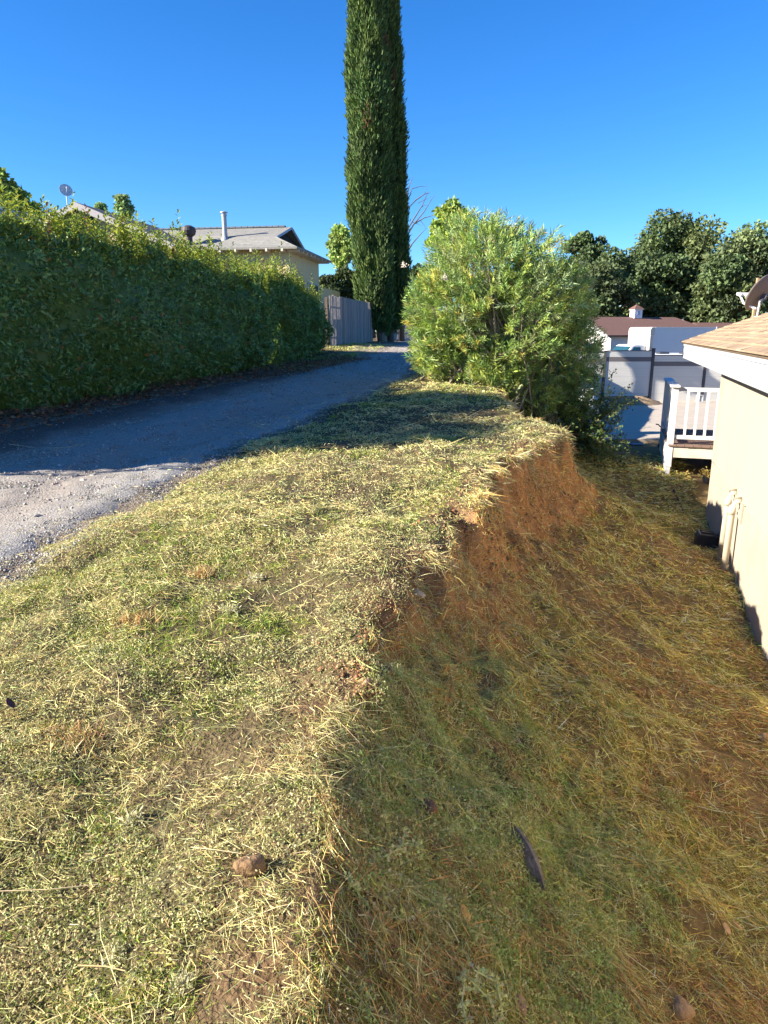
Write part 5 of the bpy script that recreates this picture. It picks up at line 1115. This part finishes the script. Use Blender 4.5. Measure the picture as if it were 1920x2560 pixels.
# seeding weeds: stems with pods
def weed(label, stems, root_px, pods=True, col=(.58, .64, .30)):
    r0 = hit(*root_px); root = thing('seeding_weed', label, 'weed', tuple(r0), 0, 'weeds with seed pods'); st = MB(); Pl, Dl = [], []
    for st_px in stems:
        pts = []
        for (px_, py_, h_) in st_px:
            p = hit(px_, py_); r_ = -p / np.linalg.norm(p); pts.append(p + r_ * h_ - r0)
        Q_ = []
        for i in range(len(pts) - 1):
            for f in np.linspace(0, 1, 6)[:-1]: Q_.append(pts[i] * (1 - f) + pts[i + 1] * f)
        Q_.append(pts[-1]); st.tube([tuple(q_) for q_ in Q_], [.0036 * (1 - .5 * i / len(Q_)) for i in range(len(Q_))], 5, col=col)
        for i in range(1, len(Q_)):
            for _ in range(4):
                d_ = rng.normal(size=3) + [0, 0, .5]; d_ /= np.linalg.norm(d_); f = rng.random(); b0 = Q_[i - 1] * (1 - f) + Q_[i] * f; e = b0 + d_ * rng.uniform(.008, .016); st.tube([tuple(b0), tuple(e)], [.0014, .0012], 3, col=col); Pl.append(e); Dl.append(d_)
    st.build('stem', M_straw, root)
    P = np.array(Pl); n = len(P); V, T = leaves(P, unit(np.array(Dl) + rng.normal(0, .4, (n, 3))), unit(rng.normal(size=(n, 3))), rng.uniform(.010, .017, n), rng.uniform(.008, .014, n)); V2, T2 = leaves(P, unit(np.array(Dl)), unit(rng.normal(size=(n, 3))), rng.uniform(.010, .017, n), rng.uniform(.008, .014, n))
    cc = rep(pick([(.66, .68, .34), (.58, .64, .30), (.72, .66, .40)], [2, 2, 1], n, .12), 4); V, T, Cq = join([(V, T, cc), (V2, T2, cc)]); np_mesh('seed_pods', V, T, Cq, M_blade, root)
weed('tall weed with round pods at the very bottom of the view', [[(1245, 2590, .02), (1255, 2520, .10), (1240, 2455, .17), (1185, 2425, .2)], [(1170, 2580, .02), (1155, 2500, .08), (1165, 2430, .12)], [(1245, 2590, .02), (1225, 2500, .1), (1170, 2445, .14)]], (1240, 2600))
weed('branched pale weed lying in the middle of the shaded slope', [[(915, 2205, .02), (980, 2170, .06), (1055, 2138, .08)], [(880, 2215, .02), (935, 2155, .07), (1000, 2120, .1), (1012, 2078, .1)], [(960, 2150, .05), (1030, 2120, .08), (1050, 2100, .09)], [(915, 2205, .02), (975, 2225, .04), (1040, 2228, .04)]], (905, 2210))
weed('pale seeding sprig below the red clod', [[(1085, 2090, .02), (1130, 2083, .05), (1178, 2076, .06)], [(1130, 2083, .05), (1145, 2065, .07)], [(1150, 2115, .02), (1190, 2130, .05), (1205, 2135, .05)]], (1085, 2092))
weed('green weed sprig with stiff stems left of the shaded slope', [[(950, 2300, .01), (955, 2230, .06), (960, 2160, .09)], [(950, 2300, .01), (900, 2240, .05), (870, 2190, .07)], [(950, 2300, .01), (1000, 2290, .05), (1045, 2295, .05)]], (950, 2302), col=(.42, .54, .20))
# bait box by the wall, stick in the yard, yellow plant, twigs
bp_ = hit(1772, 1366) + np.array([0, 0, .02]); bx_ = thing('bait_box', 'black plastic bait box lying by the foot of the cream wall', 'box', tuple(bp_), -AH + R(4)); M_bb = mat('black_plastic', (.03, .03, .033), .4, .1, 6)
b = MB(); b.prism([(-.17, -.03), (.16, -.03), (.18, .03), (.15, .145), (-.14, .165), (-.175, .12)], 'y', -.10, .10); b.build('body', M_bb, bx_, .012)
b = MB(); b.box((-.03, -.02, .167), (.17, .03, .02), 0, Matrix.Rotation(R(5), 3, 'Y')); b.box((-.03, .06, .167), (.17, .02, .018), 0, Matrix.Rotation(R(5), 3, 'Y')); b.build('lid_rib', M_bb, bx_, .004)
b = MB(); b.box((.09, .0, .155), (.10, .12, .014), 0, Matrix.Rotation(R(5), 3, 'Y')); b.build('lid_panel', mat('grey_plastic', (.07, .07, .075), .5), bx_, .004)
def stick(name, label, pts_px, r_, col, cat='stick', lift=.02):
    P = [hit(*q_) for q_ in pts_px]; c_ = P[0]; b = MB(); b.tube([tuple(p - c_ + np.array([0, 0, lift])) for p in P], [r_ * (1 - .4 * i / len(P)) for i in range(len(P))], 6); o = b.build(name, mat(name, col, .9, .3, 14), None); o.location = c_; tag(o, label, cat); return o
stick('stick', 'dark bent stick lying in the yard between bank and porch', [(1684, 1228), (1692, 1246), (1700, 1262), (1708, 1284)], .02, (.10, .075, .055))
stick('root', 'pale curved root hanging on the orange cut face', [(1362, 1182), (1378, 1160), (1376, 1148), (1370, 1135)], .006, (.55, .42, .25), 'root', .03)
stick('straw_stalk', 'long pale stalk lying across the shaded gravel lane', [(25, 1113), (90, 1122), (150, 1123), (215, 1113)], .004, (.5, .45, .3), 'stalk', .012)
stick('straw_stalk', 'reddish dry stalk on the lower left of the bank', [(200, 2455), (270, 2458), (318, 2470)], .0018, (.52, .34, .16), 'stalk', .05)
stick('straw_stalk', 'long tan stalk reaching in from the left edge of the bank', [(0, 2266), (120, 2262), (250, 2248)], .0013, (.60, .46, .26), 'stalk', .05)
stick('straw_stalk', 'tan stalk pointing at the brown split rock', [(480, 2155), (540, 2162), (605, 2172)], .0013, (.58, .46, .26), 'stalk', .05)
tw = hit(1455, 1132); b = MB()
for k in range(46):
    a = random.gauss(-.5, .7); L_t = random.uniform(.15, .55); x0, y0 = tw[0] + random.gauss(0, .22), tw[1] + random.gauss(0, .22); P = []
    for f in (0, .5, 1): xx, yy = x0 + math.cos(a) * L_t * f, y0 + math.sin(a) * L_t * f; P.append((xx - tw[0], yy - tw[1], float(gxy(xx, yy)) - tw[2] + .02 + random.uniform(0, .09)))
    b.tube(P, [.007, .006, .003], 5)
o = b.build('twig_pile', mat('dry_twig', (.40, .25, .15), .9, .3, 14), None); o.location = tw; tag(o, 'pile of dry broken twigs at the foot of the oleander', 'twigs')
yp = hit(1768, 1208); pl = thing('potted_plant', 'small yellow leaved plant in a dark pot by the corner of the cream home', 'plant', tuple(yp)); b = MB(); b.lathe([(.001, 0), (.07, 0), (.10, .12), (.105, .13), (.08, .13), (.07, .10), (.001, .10)], 16); b.build('pot', mat('dark_pot', (.05, .05, .06), .5), pl)
k = 60; P = rng.normal(0, .07, (k, 3)) * [1.5, 1, .5] + [-.02, 0, .17]; V, T = leaves(P, unit(rng.normal(size=(k, 3)) + [0, 0, .5]), unit(rng.normal(size=(k, 3)) + [0, 0, .5]), np.full(k, .07), np.full(k, .03)); np_mesh('foliage', V, T, rep(pick([(.55, .40, .10), (.45, .38, .12)], [1, 1], k), 4), M_leaf, pl)
# blue scrap on the shaded yard
sp_ = hit(1588, 1113); b = MB(); b.prism([(-.19, -.11), (.16, -.13), (.20, .09), (-.14, .12)], 'z', .0, .018); o = b.build('plastic_lid', mat('blue_plastic', (.05, .12, .19), .5, .1, 6), None, .008); o.location = sp_ + np.array([0, 0, .02]); tag(o, 'flat blue plastic scrap on the shaded yard before the slab', 'plastic scrap')
for (px_, py_, sd2, lb) in ((208, 1204, 21, 'pale loose stone on the lane at the shadow edge, leftmost of three'), (232, 1192, 22, 'grey loose stone at the shadow edge, middle of three'), (128, 1190, 23, 'flat stone beside the shadow edge near left border'), (96, 1294, 24, 'dark chip of stone on the sunlit gravel')):
    ico('lane_stone', lb, 'stone', px_, py_, (.035, .03, .018), (.40, .36, .31) if sd2 != 24 else (.12, .12, .13), seed=sd2, group='loose stones on the lane')
